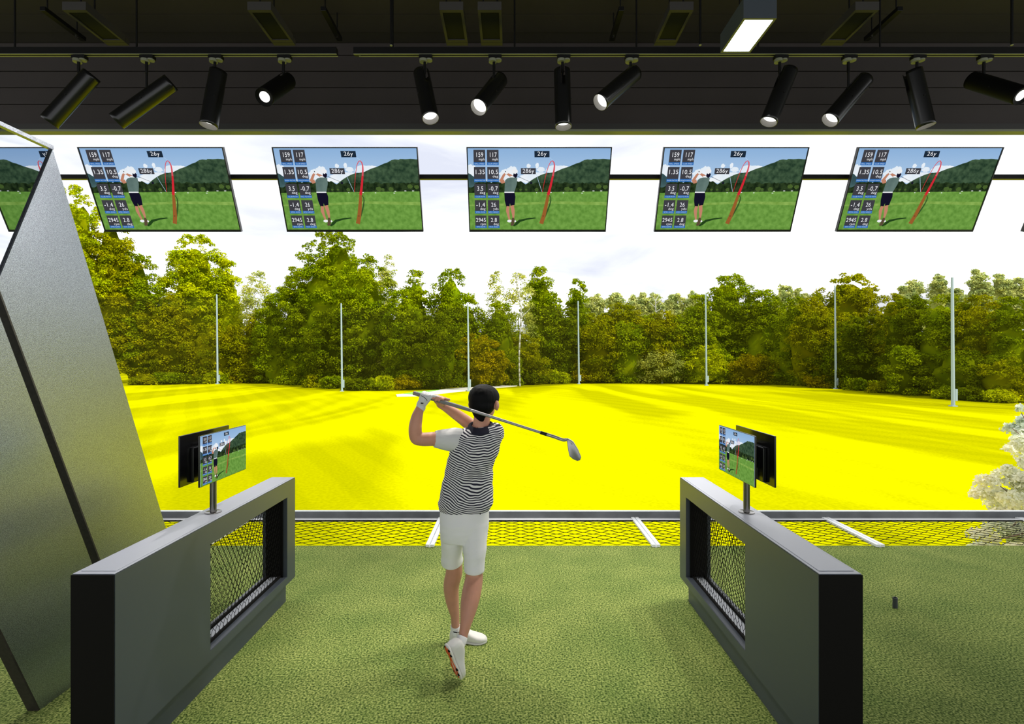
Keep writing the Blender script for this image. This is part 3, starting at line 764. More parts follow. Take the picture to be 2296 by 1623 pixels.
def leaf_mesh(name, clumps, n, s, mat, core=(), up=.35, seed=0, front=.25):
    """foliage: many small folded leaf sprays gathered in clumps, over an inner mass of denser growth"""
    rg = np.random.default_rng(seed)
    B = np.array([[*b[0], *b[1]] for b in clumps], float)
    wgt = B[:,3]*B[:,5]; wgt /= wgt.sum()
    idx = rg.choice(len(B), n, p=wgt)
    dr = rg.normal(size=(n,3)); dr[:,2] += up; dr[:,1] -= front; dr /= np.linalg.norm(dr, axis=1)[:,None]
    rad = rg.uniform(.35,1.12,n)**.6
    c = B[idx,:3]+dr*B[idx,3:]*rad[:,None]
    nrm = dr*.7+rg.normal(0,.6,(n,3))+np.array([0,0,.4]); nrm /= np.linalg.norm(nrm,axis=1)[:,None]
    t = np.cross(nrm, rg.normal(size=(n,3))); t /= np.linalg.norm(t,axis=1)[:,None]+1e-9
    w = np.cross(nrm, t); sz = s*rg.uniform(.55,1.4,n)[:,None]
    fold = nrm*sz*.25
    v = np.empty((n,4,3)); v[:,0] = c-t*sz*.55; v[:,1] = c+w*sz*.42-fold; v[:,2] = c+t*sz*.6; v[:,3] = c-w*sz*.42-fold
    V = v.reshape(-1,3); nv = n*4; me = bpy.data.meshes.new(name); mb = MB()
    for (cc, rr) in core:
        k0 = len(mb.v); mb.ball(cc, 1.0, nu=18, nv=12, sc=rr)
        for q in range(k0, len(mb.v)):
            p = mb.v[q]; o_ = p-Vector(cc); mb.v[q] = Vector(cc)+o_*(1+.28*noise.noise(p*.9)+.15*noise.noise(p*2.3))
    cv = [tuple(a) for a in mb.v]; cf = mb.f
    me.vertices.add(nv+len(cv)); me.vertices.foreach_set('co', np.concatenate([V.ravel(), np.array(cv).ravel()]) if cv else V.ravel())
    loops = np.concatenate([np.arange(nv)]+([np.array([i+nv for f in cf for i in f])] if cf else []))
    cnt = np.concatenate([np.full(n,4)]+([np.array([len(f) for f in cf])] if cf else []))
    me.loops.add(len(loops)); me.loops.foreach_set('vertex_index', loops.astype(np.int32))
    me.polygons.add(len(cnt)); me.polygons.foreach_set('loop_start', np.concatenate([[0], np.cumsum(cnt)[:-1]]).astype(np.int32))
    me.materials.append(mat); me.update(calc_edges=True); me.validate()
    return me
def net_depth(px):
    P = [(CX+a.x*F/a.y, a.y) for a, b in ext]
    for (x0_, y0_), (x1_, y1_) in zip(P, P[1:]):
        if x0_ <= px <= x1_: return y0_+(y1_-y0_)*(px-x0_)/(x1_-x0_)
    return 50.0 if px > 1000 else 66.0
def tree(px, ty, by, hw, kind, lab, name='tree', cat='tree', d=None, base_frac=.1, group='trees behind the range net', sf=1.0, seed=0, trunk=True, loose=False):
    """px,ty,by,hw: where the crown stands in the photo frame; d: distance of its foot"""
    X = (px-CX)*d/F; zt_ = H-(ty-CY)*d/F; W = hw*d/F; z0 = GZ; Ht = zt_-z0
    rd = random.Random(seed); dep = min(W, 3.2); yc = d+dep+.6
    root = empty(name, (X, yc, z0-.05), lab, cat, group)
    cz0 = z0+Ht*base_frac; ch = zt_-cz0; cr_ = 12.5*d/F*(1.0 if hw > 40 else .8)
    K = int(min(230, max(26, 1.9*(W*ch)/(cr_*cr_)*.9)))
    clumps = []; nz_ = rd.uniform(0, 99)
    def prof(f):
        return (1-.14*((.38-f)/.38)**2) if f < .38 else max(.0, 1-((f-.38)/.66)**2.3)**.62
    for k in range(K):
        f = rd.uniform(0, 1)**.92; a = rd.uniform(0, 2*PI)
        if math.sin(a) > .35: a = -a
        pr = prof(f)*(1+.30*noise.noise(Vector((math.cos(a)*1.6+nz_, f*4.2, math.sin(a)*1.2))))
        q = rd.choice((1, 1, .8))*pr
        c = (X+q*(W-cr_*.7)*math.cos(a), yc+q*dep*.9*math.sin(a), cz0+f*(ch-cr_*.5)+(W*.16*noise.noise(Vector((math.cos(a)*2, nz_, f*3)))*f))
        r_ = cr_*rd.uniform(.6, 1.25)*(.62 if f > .86 else 1)
        clumps.append((c, (r_*1.15, r_, r_*.72)))
    for k in range(5): clumps.append(((X+rd.uniform(-.25,.25)*W, yc, zt_-cr_*rd.uniform(.4,1.4)), (cr_*.6, cr_*.6, cr_*.5)))
    core = [] if loose else [((X, yc+.2, cz0+ch*.36), (W*.66, dep*.6, ch*.37)), ((X+rd.uniform(-.1,.1)*W, yc+.2, cz0+ch*.62), (W*.44, dep*.4, ch*.26))]
    s_ = .25*(d/80)*sf; area = 2*W*Ht
    n = int(min(30000, max(2200, area/(s_*s_)*(3.2 if loose else 6.5))))
    me = leaf_mesh('foliage', clumps, n, s_, LEAF[kind], core, seed=seed)
    o = bpy.data.objects.new('foliage', me); link(o); setpar(o, root)
    if trunk:
        mb = MB(); tr = max(.07, W*.05)
        mb.cyl((X, yc, z0-.1), (X, yc, cz0+ch*.6), tr, tr*.4, n=8)
        for k in range(5):
            a = rd.uniform(0,2*PI); zb = cz0+ch*rd.uniform(.05,.4)
            mb.cyl((X, yc, zb), (X+math.cos(a)*W*.5, yc+math.sin(a)*dep*.5, zb+ch*.22), tr*.45, tr*.15, n=6)
        mb.build('trunk', M['birchbark'] if kind == 'birch' else M['bark'], root, angle=.8)
    return root
T = [ # px, top, base, half width, kind, label
 (105,392,868,105,'bright','tall yellow green tree directly right of the fin tip, rising to the black rail'),
 (-60,470,872,110,'green','tree at the left picture edge, glimpsed between the fins'),
 (205,455,866,75,'olive','tall olive green tree partly behind the leftmost full screen'),
 (262,545,866,80,'green','green tree under the leftmost full screen, its left side in deep shade'),
 (410,512,862,88,'bright','bright green leafy tree under the right half of the leftmost full screen'),
 (485,575,862,48,'bright','smaller bright tree at the right flank of the bright green one'),
 (330,655,866,95,'olive','low olive tree with rusty tint, in front of the bright green tree'),
 (440,720,866,70,'olive','bushy olive tree just left of the leftmost pole'),
 (556,598,864,42,'birch','thin pale wispy tree left of the large round tree'),
 (545,700,866,70,'olive','dull olive tree right of the leftmost pole'),
 (728,508,876,118,'green','largest round green tree, under the second screen'),
 (800,560,877,80,'green','right shoulder tree of the largest round tree'),
 (655,600,872,62,'green','left shoulder tree of the largest round tree'),
 (862,562,874,30,'birch','pale yellow birch behind the right flank of the largest tree'),
 (760,700,880,110,'dark','dark green lower tree in front of the largest round tree'),
 (925,596,872,38,'green','narrow green tree top, left one of two humps left of the golfer\'s head'),
 (1005,590,872,58,'green','green humped tree top above the golfer\'s head'),
 (960,700,878,80,'dark','dark tree behind the golfer\'s raised hands'),
 (1110,602,868,28,'birch','pale wispy birch top right of the golfer\'s head'),
 (1163,600,866,44,'birch','pale birch with white trunk, right of the golfer\'s head'),
 (1212,588,864,42,'green','green tree top at the right of the white trunked birch'),
 (1070,745,872,75,'rust','rusty olive low tree above the golfer\'s head'),
 (1165,740,868,72,'olive','olive bushy tree at the foot of the white trunked birch'),
 (1302,617,862,36,'green','pointed green tree behind the fourth pole'),
 (1262,690,864,56,'dark','dark tree left of the fourth pole, in shade'),
 (1345,700,862,62,'olive','olive yellow tree right of the fourth pole'),
 (1418,715,861,60,'green','green spreading tree midway between the fourth and fifth poles'),
 (1405,672,858,75,'olive','flat topped olive tree below the distant wood'),
 (1500,690,861,66,'olive','olive tree left of the fifth pole'),
 (1540,700,861,60,'green','green tree directly left of the fifth pole'),
 (1375,690,858,50,'dark','dark green crown between the fourth pole and the olive flat topped tree'),
 (1460,700,858,50,'green','green crown below the bare dead tree'),
 (890,640,876,55,'green','leafy green tree filling the dip right of the largest round tree'),
 (1045,655,870,50,'green','green crown just above and left of the head pole'),
 (1120,665,868,50,'green','green crown between the head pole and the white trunked birch'),
 (1235,650,864,50,'green','mid green crown between the birch and the fourth pole'),
 (590,650,866,46,'green','green crown in the dip left of the largest round tree'),
 (1810,655,868,46,'green','green crown left of the broad olive crowned tree'),
 (2045,650,880,48,'olive','olive crown right of the broad olive crowned tree'),
 (1655,602,862,72,'green','green tree with an airy crown right of the fifth pole'),
 (1735,640,862,66,'green','green tree leaning against the airy crowned one, lower'),
 (1590,650,862,55,'green','rounded tree top behind the fifth pole'),
 (1500,775,862,60,'birch','pale willow like shrub left of the fifth pole'),
 (1605,770,863,58,'bright','bright yellow green shrub at the foot of the fifth pole'),
 (1705,790,864,62,'rust','rusty orange shrub right of the fifth pole'),
 (1775,785,864,50,'bright','rounded bright green shrub left of the broad dark tree'),
 (1930,606,876,108,'olive','broad olive crowned tree under the rightmost screen'),
 (1850,660,870,60,'olive','left flank tree of the broad olive crowned one'),
 (1985,700,880,95,'dark','dark green tree with deep shade, right of the second pole from the right'),
 (1890,760,874,60,'dark','dark low tree behind the second pole from the right'),
 (2095,655,890,72,'dark','dark green tree left of the rightmost pole'),
 (2070,770,892,48,'green','rounded green bush in the shade left of the rightmost pole'),
 (2185,650,896,70,'green','green tree right of the rightmost pole'),
 (2262,648,900,70,'olive','olive tree at the right picture edge'),
 (2335,655,905,62,'green','green tree mostly cut off by the right picture edge, topmost'),
 (2325,800,908,60,'olive','olive bush mostly cut off by the right picture edge'),
 (2240,780,902,80,'dark','dark bush at the right picture edge under the olive tree'),
]
for px, ty, by, hw, kind, lab in T:
    loose = kind == 'birch'
    off = {True: 3.0, False: 1.0}[ty < 660]
    d = max(gdepth(by, GZ), net_depth(px)+.3, net_depth(px-hw*.8)+.3, net_depth(px+hw*.8)+.3)
    tree(px, ty, by, hw, kind, lab, d=d+off+(2.5 if ty < 620 else 0), loose=loose, sf=.85 if loose else 1, base_frac=.03 if ty > 640 else .08, seed=px*3+ty)
# rank of low scrub under the trees, one bush each
hz = [(300,838,872),(352,832,868),(415,836,862),(468,830,862),(520,832,860),(590,835,860),(640,842,864),(690,838,872),(735,842,877),(790,846,882),(845,840,884),(905,838,876),(968,836,874),(1020,832,870),(1085,834,868),(1140,836,866),(1195,830,864),(1250,828,862),(1310,826,860),(1360,830,859),(1410,832,858),(1465,828,858),(1530,832,858),(1640,838,860),(1820,836,866),(1860,840,872),(1905,846,880),(1960,850,888),(2010,856,892),(2165,862,898),(2215,866,902),(2280,872,906)]
for i, (px, ty, by) in enumerate(hz):
    kk = ['olive','green','dark','bright','rust','dark','green'][i % 7]
    tree(px, ty, by, 34, kk, 'low scrub bush at the foot of the tree line', name='scrub_bush', cat='bush', group='low scrub along the tree line', base_frac=.0, trunk=False, d=max(gdepth(by, GZ), net_depth(px-30)+.3, net_depth(px+30)+.3), seed=900+i)
# far wood on the rise behind, haze put into its pale leaf colour
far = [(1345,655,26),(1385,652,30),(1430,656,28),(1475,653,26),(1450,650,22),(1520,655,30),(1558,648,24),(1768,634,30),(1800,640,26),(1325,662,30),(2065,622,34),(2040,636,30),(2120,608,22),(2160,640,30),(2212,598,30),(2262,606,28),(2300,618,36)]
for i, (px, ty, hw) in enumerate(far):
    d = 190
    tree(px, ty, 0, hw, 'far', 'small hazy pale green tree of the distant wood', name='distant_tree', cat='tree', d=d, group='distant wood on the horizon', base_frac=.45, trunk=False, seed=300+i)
# white trunk of the birch and the bare dead tree
root = empty('birch_trunk', tuple(at(1165,812,77)[:2])+(GZ,), 'slender white birch trunk with a few branches, standing right of the golfer\'s head', 'tree')
mb = MB(); P = catmull([at(1166,870,77), at(1164,800,77), at(1168,700,77), at(1160,640,77), at(1158,610,77)], 6)
for a, b in zip(P, P[1:]): mb.cyl(a, b, .14, .12, n=8)
mb.build('trunk', M['birchbark'], root, smooth=True)
for a, b in (((1167,715),(1190,690)),((1164,660),(1182,625)),((1161,640),(1146,615))):
    mb = MB(); mb.cyl(at(a[0],a[1],77), at(b[0],b[1],77), .07, .03, n=6); mb.build('branch', M['birchbark'], root)
root = empty('dead_tree', tuple(at(1470,690,97)[:2])+(GZ,), 'bare whitish dead tree sticking out of the crowns below the distant wood', 'tree')
mb = MB(); mb.cyl(at(1471,860,97), at(1470,672,97), .2, .11, n=8); mb.build('trunk', M['birchbark'], root)
for a, b in (((1470,690),(1455,676)),((1470,680),(1488,668)),((1470,676),(1462,664)),((1470,674),(1478,660)),((1470,700),(1484,690))):
    mb = MB(); mb.cyl(at(a[0],a[1],97), at(b[0],b[1],97), .09, .04, n=6); mb.build('branch', M['birchbark'], root)
# pale sandy path with a green patch left of the golfer's hands
def gp(px, py, z=GZ): return Vector(((px-CX)*gdepth(py,z)/F, gdepth(py,z), z))
def flat(name, pts, mat, h=.14):
    mb = MB(); mb.prism([gp(*p)+Vector((0,0,.13-.25)) for p in pts], (0,0,h+.12)); return mb.build(name, mat)
o = flat('sand_path', [(888,886),(940,882),(1000,873),(1090,867),(1160,862),(1160,866),(1095,872),(1010,880),(950,888),(890,889)], pmat('pale_path', (.8,.78,.66), .9), .1)
tag(o, 'pale sandy path crossing behind the golfer\'s raised hands', 'path')
o = flat('putting_green', [(905,885),(935,880),(985,876),(960,881),(925,886)], pmat('bright_green_mat', (.2,.6,.05), .9), .14)
tag(o, 'small bright green putting strip on the pale path', 'putting green')
# pale blossom shrub at the right edge
def shrub():
    root = empty('blossom_tree', (9.0,9.0,GZ), 'pale white leaved tree reaching in from the right picture edge beyond the kerb', 'tree')
    Y = 8.8; P = lambda px, py, d=Y: at(px, py, d)
    blobs = []; pts = [(2215,1080,26,16),(2250,1070,26,18),(2290,1080,34,24),(2205,1105,26,14),(2240,1110,30,18),(2275,1120,34,20),(2262,1052,16,10),(2235,1130,26,14),(2290,1150,40,20),(2330,1100,50,50),
      (2268,960,22,12),(2290,990,24,18),(2300,950,22,20),(2262,1004,16,8),(2330,1000,50,60),(2296,1035,14,14),(2288,915,10,8),(2250,1185,40,16),(2205,1200,34,14),(2295,1200,40,24),(2220,1235,40,18),(2290,1250,50,30),(2330,1200,60,60),(2185,1112,10,5),(2248,1150,24,12)]
    rd = random.Random(3)
    for px, py, rx, ry in pts:
        d = Y+rd.uniform(-.5,.5); blobs.append((P(px,py,d), (rx*d/F, rx*d/F*.8, ry*d/F)))
    me = leaf_mesh('foliage', [(tuple(b[0]), b[1]) for b in blobs], 10000, .062, LEAF['white'], seed=5, front=0)
    o = bpy.data.objects.new('foliage', me); link(o); setpar(o, root)
    mb = MB()
    def br(a, b, r0, r1): mb.cyl(a, b, r0, r1, n=8)
    base = Vector((9.6, 9.0, GZ)); k1 = P(2360,1180,9.0); k2 = P(2340,1020,8.9)
    br(base, k1, .10, .07); br(k1, k2, .07, .04)
    for a, b in ((k1,P(2250,1120,8.8)),(k1,P(2215,1215,8.8)),(k1,P(2230,1080,8.7)),(k2,P(2270,960,8.8)),(k2,P(2290,925,8.9)),(P(2300,1150,8.9),P(2270,1180,8.6))):
        br(a, b, .022, .006)
    mb.build('branches', pmat('brownish_branch', (.25,.17,.13), .8), root, angle=.7)
shrub()

# ------------------------------------------------------------------ THE GOLFER
GX = -.21; GY = 3.33
G = empty('person', (GX, GY, 0), 'person in striped shirt, white shorts and shoes, club behind neck after a golf swing', 'person')
def bake(o, voxel, smooth=4, sub=0, lam=.5):
    md = o.modifiers.new('r', 'REMESH'); md.mode = 'VOXEL'; md.voxel_size = voxel; md.use_smooth_shade = True
    if smooth: s = o.modifiers.new('s', 'SMOOTH'); s.iterations = smooth; s.factor = lam
    dg = bpy.context.evaluated_depsgraph_get(); dg.update()
    me = bpy.data.meshes.new_from_object(o.evaluated_get(dg)); me.name = o.name
    mats = list(o.data.materials); o.modifiers.clear(); o.data = me
    me.materials.clear()
    for m in mats: me.materials.append(m)
    me.polygons.foreach_set('use_smooth', [True]*len(me.polygons)); me.polygons.foreach_set('material_index', [0]*len(me.polygons)); me.update()
    return o
def ringpts(c, ax, side, rx, ry, n=24, e=2.0):
    ax = ax.normalized(); u = (side-ax*side.dot(ax)).normalized(); w = ax.cross(u); out = []
    for k in range(n):
        t = 2*PI*k/n; ct, st = math.cos(t), math.sin(t)
        out.append(c+u*rx*math.copysign(abs(ct)**(2/e), ct)+w*ry*math.copysign(abs(st)**(2/e), st))
    return out
def limb(mb, pts, rad, sub=5, n=20, side=Vector((1,0,0)), ends=True):
    """pts 3D joints, rad list of r or (rx,ry); closed rounded ends"""
    rad = [(r, r) if not isinstance(r, tuple) else r for r in rad]
    P = catmull(pts, sub); R = catmull([Vector((a, b, 0)) for a, b in rad], sub)
    rings = []
    for i, p in enumerate(P):
        ax = P[min(i+1,len(P)-1)]-P[max(i-1,0)]
        rings.append(ringpts(p, ax, side, R[i].x, R[i].y, n))
    if ends:
        a0 = (P[0]-P[1]).normalized(); a1 = (P[-1]-P[-2]).normalized()
        pre = []; post = []
        for q in (.98, .8, .5):
            h = math.sqrt(1-q*q)
            post.append(ringpts(P[-1]+a1*R[-1].x*h if True else P[-1], a1, side, R[-1].x*q, R[-1].y*q, n))
            pre.append(ringpts(P[0]+a0*R[0].x*h, -a0, side, R[0].x*q, R[0].y*q, n))
        rings = pre[::-1]+rings+post
    mb.loft(rings)
# joints
sh_l = at(1018,985,3.29); el_l = at(934,982,3.22); wr_l = at(944,910,3.235)
sh_r = at(1110,970,3.40); el_r = at(1066,962,3.52); wr_r = at(987,906,3.33)
grip0 = at(938,884,3.235); clubhead = at(1272,985,3.00)
neck = at(1080,955,3.34); hc = at(1085,903,3.33)
hipc = at(1040,1160,3.33); hip_l = at(1014,1165,3.36); hip_r = at(1066,1170,3.32)
kn_l = at(1018,1284,3.45); an_l = at(1021,1398,3.47)
kn_r = at(1063,1296,3.27); an_r = at(1040,1418,3.10)
mb = MB(); S = Vector((1,0,0))
px = lambda v, d: v*d/F
# torso
limb(mb, [at(1042,1165,3.33), at(1046,1120,3.33), at(1052,1070,3.33), at(1062,1015,3.33), at(1072,975,3.33), at(1077,962,3.335)],
     [(.115,.085),(.11,.085),(.12,.085),(.128,.085),(.088,.065),(.058,.052)], side=S)
limb(mb, [at(1076,972,3.335), at(1079,950,3.335), at(1083,925,3.335)], [(.062,.06),(.054,.056),(.056,.06)], side=S)
# shoulders and arms
limb(mb, [at(1060,990,3.33), at(1035,988,3.30), sh_l, at(975,984,3.25), at(948,985,3.225), el_l], [.05,.048,.050,.045,.043,.04])
limb(mb, [at(948,985,3.222), el_l, at(931,960,3.215), at(935,935,3.22), at(941,917,3.232), wr_l], [.038,.041,.041,.036,.028,(.026,.024)])
limb(mb, [at(1085,972,3.34), sh_r, at(1095,966,3.47), el_r], [.06,.06,.05,.044])
limb(mb, [at(1072,962,3.51), el_r, at(1048,947,3.49), at(1020,927,3.42), at(1000,914,3.36), wr_r], [.04,.043,.043,.036,.028,.026])
# head: skull, jaw, nose, ears.  face looks along fdir
fd = Vector((.42,.9,-.02)).normalized(); rt = fd.cross(Vector((0,0,1))).normalized(); upv = Vector((0,0,1))
def hb(f, s, u): return hc+fd*f+rt*s+upv*u
def blob3(c, rf, rs, ru, n=20):
    rings = []
    for j in range(1, 12):
        p = PI*j/12; z = math.cos(p); r = math.sin(p)
        rings.append([c+upv*ru*z+(fd*rf*math.cos(2*PI*k/n)+rt*rs*math.sin(2*PI*k/n))*r for k in range(n)])
    mb.loft(rings)
blob3(hb(-.005,0,.025), .092, .076, .088)
blob3(hb(.02,0,-.045), .07, .060, .062)
blob3(hb(.058,0,-.082), .030, .032, .026)
limb(mb, [hb(.088,0,.0), hb(.108,0,-.030), hb(.096,0,-.040)], [.010,.014,.010], n=12)
blob3(hb(.088,0,-.062), .012, .026, .007); blob3(hb(.086,0,-.074), .012, .022, .007)
blob3(hb(.078,.03,.016), .02, .03, .01); blob3(hb(.078,-.03,.016), .02, .03, .01)
for s in (-1, 1):
    c = hb(-.004, s*.093, -.016); rings = []
    limb(mb, [c+upv*.026+fd*.004, c+rt*s*.008, c-upv*.024+fd*.008], [(.010,.017),(.010,.019),(.008,.011)], n=14, side=rt)
    blob3(hb(0, s*.080, -.014), .02, .018, .026)
# legs
limb(mb, [hip_l, at(1014,1215,3.40), at(1018,1262,3.44), kn_l, at(1012,1312,3.462), at(1014,1345,3.472), at(1020,1378,3.475), an_l, at(1023,1415,3.475)],
     [(.066,.08),(.062,.070),(.054,.058),(.056,.058),(.053,.060),(.045,.051),(.031,.036),(.028,.034),(.03,.036)])
limb(mb, [hip_r, at(1064,1225,3.29), at(1063,1275,3.275), kn_r, at(1057,1330,3.215), at(1051,1362,3.165), at(1045,1395,3.12), an_r, at(1038,1430,3.088)],
     [(.066,.08),(.064,.070),(.056,.056),(.057,.057),(.060,.060),(.053,.054),(.037,.04),(.029,.033),(.026,.030)])
# feet inside the shoes
limb(mb, [at(1022,1418,3.475), at(1035,1432,3.472), at(1050,1436,3.468)], [(.028,.03),(.022,.022),(.016,.014)])
limb(mb, [at(1034,1440,3.08), at(1031,1465,3.068), at(1032,1495,3.06)], [(.022,.026),(.02,.024),(.014,.016)])
# hands around the grip
ga = (clubhead-grip0).normalized(); vtow = Vector((0,-1,0)); vtow = (vtow-ga*vtow.dot(ga)).normalized(); gu = vtow.cross(ga).normalized()
if gu.z < 0: gu = -gu
def gpnt(s, th, R): return grip0+ga*s+(gu*math.cos(th)+vtow*math.sin(th))*R
def hand(mb, s0, ds, knuckle, wrist, way, R0, fr, pr, thumb, base=.0):
    """four separate fingers curled around the grip + palm + thumb"""
    Lf = [1.0, 1.12, 1.05, .86]
    kn = []
    for i in range(4):
        s = s0+ds*i; th0 = knuckle; sp = 3.5*Lf[i]
        pts = [gpnt(s, th0+way*sp*t, R0+(.006 if t == 0 else .002 if t < .5 else 0)) for t in (0, .22, .45, .7, .95)]
        kn.append(pts[0])
        limb(mb, pts, [fr*1.12, fr*1.0, fr*1.02, fr*.95, fr*.82], sub=3, n=12)
    # palm: from wrist to knuckle row, flattened
    for i, k in enumerate(kn):
        w = wrist.lerp(kn[1], .12)+ (k-kn[1])*.35
        limb(mb, [w, w.lerp(k, .55)+ (k-gpnt(s0+ds*i, knuckle, 0)).normalized()*.004, k], [pr*1.05, pr*1.0, fr*1.1], sub=3, n=12)
    limb(mb, thumb[0], thumb[1], sub=3, n=12)
# gloved left hand nearest the butt end: back of the hand faces the viewer, fingers go up and over
TL = [wr_l.lerp(gpnt(.07,1.6,.03),.45), gpnt(.085,1.2,.028), gpnt(.115,.7,.024), gpnt(.14,.5,.022)]
hand(mb, .035, .021, 1.25, wr_l, -1, .021, .0075, .012, (TL, [.011,.010,.009,.008]))
TR = [wr_r.lerp(gpnt(.14,-1.8,.03),.5), gpnt(.155,-1.2,.030), gpnt(.18,-.8,.026), gpnt(.205,-.35,.024)]
hand(mb, .112, .0205, -2.0, wr_r, 1, .0235, .0098, .0135, (TR, [.013,.0115,.0105,.009]))
body = mb.build('body', M['skin'], G); bake(body, .0042, 3)
# eyes, brows, lips
for s in (-1, 1):
    mb = MB(); mb.ball(hb(.080, s*.032, .004), .0125); e = mb.build('eye', M['eyewhite'], G, smooth=True)
    mb = MB(); mb.ball(hb(.0895, s*.032, .004), .0048); mb.build('iris', M['black'], e, smooth=True)
    mb = MB(); limb(mb, [hb(.087,s*.016,.022), hb(.089,s*.033,.027), hb(.078,s*.05,.022)], [.0035,.004,.003], n=8); mb.build('eyebrow', M['hair'], G, smooth=True)
mb = MB(); limb(mb, [hb(.094,-.022,-.066), hb(.102,0,-.066), hb(.094,.022,-.066)], [.003,.0055,.003], n=8); mb.build('lips', M['lips'], G, smooth=True)
# hair: shell over the skull, falling to the nape
mb = MB()
blob3(hb(-.012,0,.034), .104, .095, .090)
blob3(hb(-.030,0,-.010), .080, .086, .075)
limb(mb, [hb(-.050,.0,-.03), hb(-.052,0,-.07), hb(-.046,0,-.098)], [(.066,.045),(.054,.03),(.030,.016)], side=rt)
hair = mb.build('hair', M['hair'], G); bake(hair, .006, 4)
for v in hair.data.vertices:
    p = v.co-hc
    f = p.dot(fd)
    if f > .062 and p.z < .045: v.co -= fd*(f-.062)*.9      # hairline stays behind the face
    v.co += v.normal*.0022*noise.noise(v.co*Vector((60,60,9)))
mb = MB(); blob3(hb(.006,0,.038), .100, .099, .082, 40)
cap = mb.build('cap', M['capm'], G, smooth=True)
# shirt: torso shell with sleeves
mb = MB()
prof = [(1142,985,1099,.118),(1128,983,1106,.120),(1110,986,1105,.116),(1090,991,1104,.110),(1070,996,1104,.108),(1050,1000,1105,.110),(1030,1004,1111,.116),(1010,1008,1119,.120),
        (992,1011,1124,.118),(976,1013,1129,.100),(965,1017,1129,.080),(957,1034,1121,.060)]
rings = []
for (yy, L_, R_, th) in prof:
    d = 3.33; c = at((L_+R_)/2, yy, d); rx = (R_-L_)/2*d/F
    rg_ = ringpts(c, Vector((0,0,1)), S, rx, th, 40, 2.35); sl_ = .11*max(0, min(1, (1000-yy)/36))
    rings.append([p+Vector((0,0,(p.x-c.x)*sl_)) for p in rg_])
# lowered back hem
rings.insert(0, [p-Vector((0,0,.004)) for p in rings[0]])
mb.loft(rings)
limb(mb, [at(1090,972,3.36), at(1108,970,3.42), at(1100,968,3.46)], [.072,.070,.062])
limb(mb, [at(1045,990,3.325), at(1028,987,3.31)], [.080,.076])
shirt = mb.build('shirt', M['shirt'], G); bake(shirt, .0055, 5)
def folds(o, amp, seed, diag=1.0, base=(0,0)):
    for v in o.data.vertices:
        x, y, z = v.co
        t = z*26*(.8)-x*18*diag
        a = noise.noise(Vector((x*5+seed, z*13-x*7*diag, y*4)))
        b_ = noise.noise(Vector((x*14+seed*2, z*32-x*14*diag, y*8)))
        v.co += v.normal*(amp*(a+.45*b_))
folds(shirt, .0085, 3, 1.0)
# white left sleeve
mb = MB()
limb(mb, [at(1032,987,3.315), at(1018,986,3.295), at(1000,986,3.277), at(985,985,3.262), at(974,984,3.253)], [(.072,.078),(.073,.080),(.064,.069),(.055,.060),(.049,.053)], ends=False, side=Vector((0,1,0)))
sl = mb.build('sleeve', M['sleeve'], shirt); bake(sl, .005, 3); folds(sl, .005, 8, -1)
sl['label'] = 'plain white short sleeve'
# dark collar standing around the neck
rings = []
for (dz, rx_, ry_) in ((-.032,.088,.113),(-.030,.091,.116),(-.012,.086,.104),(.006,.076,.086),(.012,.068,.077),(.009,.065,.073),(-.008,.066,.074)):
    c = at(1078,960,3.335); N = 40
    rings.append([c+Vector((rx_*math.cos(2*PI*k/N), ry_*math.sin(2*PI*k/N), dz+.028*(1-max(0,-math.sin(2*PI*k/N)))+.05*rx_*math.cos(2*PI*k/N))) for k in range(N)])
mb = MB(); mb.loft(rings, cap=False); cl = mb.build('collar', M['navy'], shirt, smooth=True)
cl['label'] = 'plain dark navy collar'
# shorts
mb = MB()
prof = [(1132,989,1097,.110),(1150,986,1097,.116),(1170,986,1097,.122),(1186,987,1096,.120),(1198,988,1095,.112),(1212,991,1093,.097)]
mb.loft([ringpts(at((a+b)/2, yy, 3.33), Vector((0,0,1)), S, (b-a)/2*3.33/F, th, 40, 2.3) for yy, a, b, th in prof])
limb(mb, [at(1014,1185,3.35), at(1013,1215,3.385), at(1013,1240,3.42), at(1014,1262,3.44)], [(.078,.100),(.073,.094),(.072,.088),(.074,.084)], ends=False)
limb(mb, [at(1065,1185,3.32), at(1064,1220,3.295), at(1064,1250,3.28), at(1063,1282,3.272)], [(.088,.105),(.080,.096),(.070,.088),(.066,.080)], ends=False)
so = mb.build('shorts', M['white_cloth'], G); bake(so, .0055, 14); folds(so, .0055, 15, .5)
mb = MB(); p = at(1077,1151,3.213); mb.cyl(p, p+Vector((0,-.012,0)), .004, n=10); mb.build('pocket_button', M['black'], so)
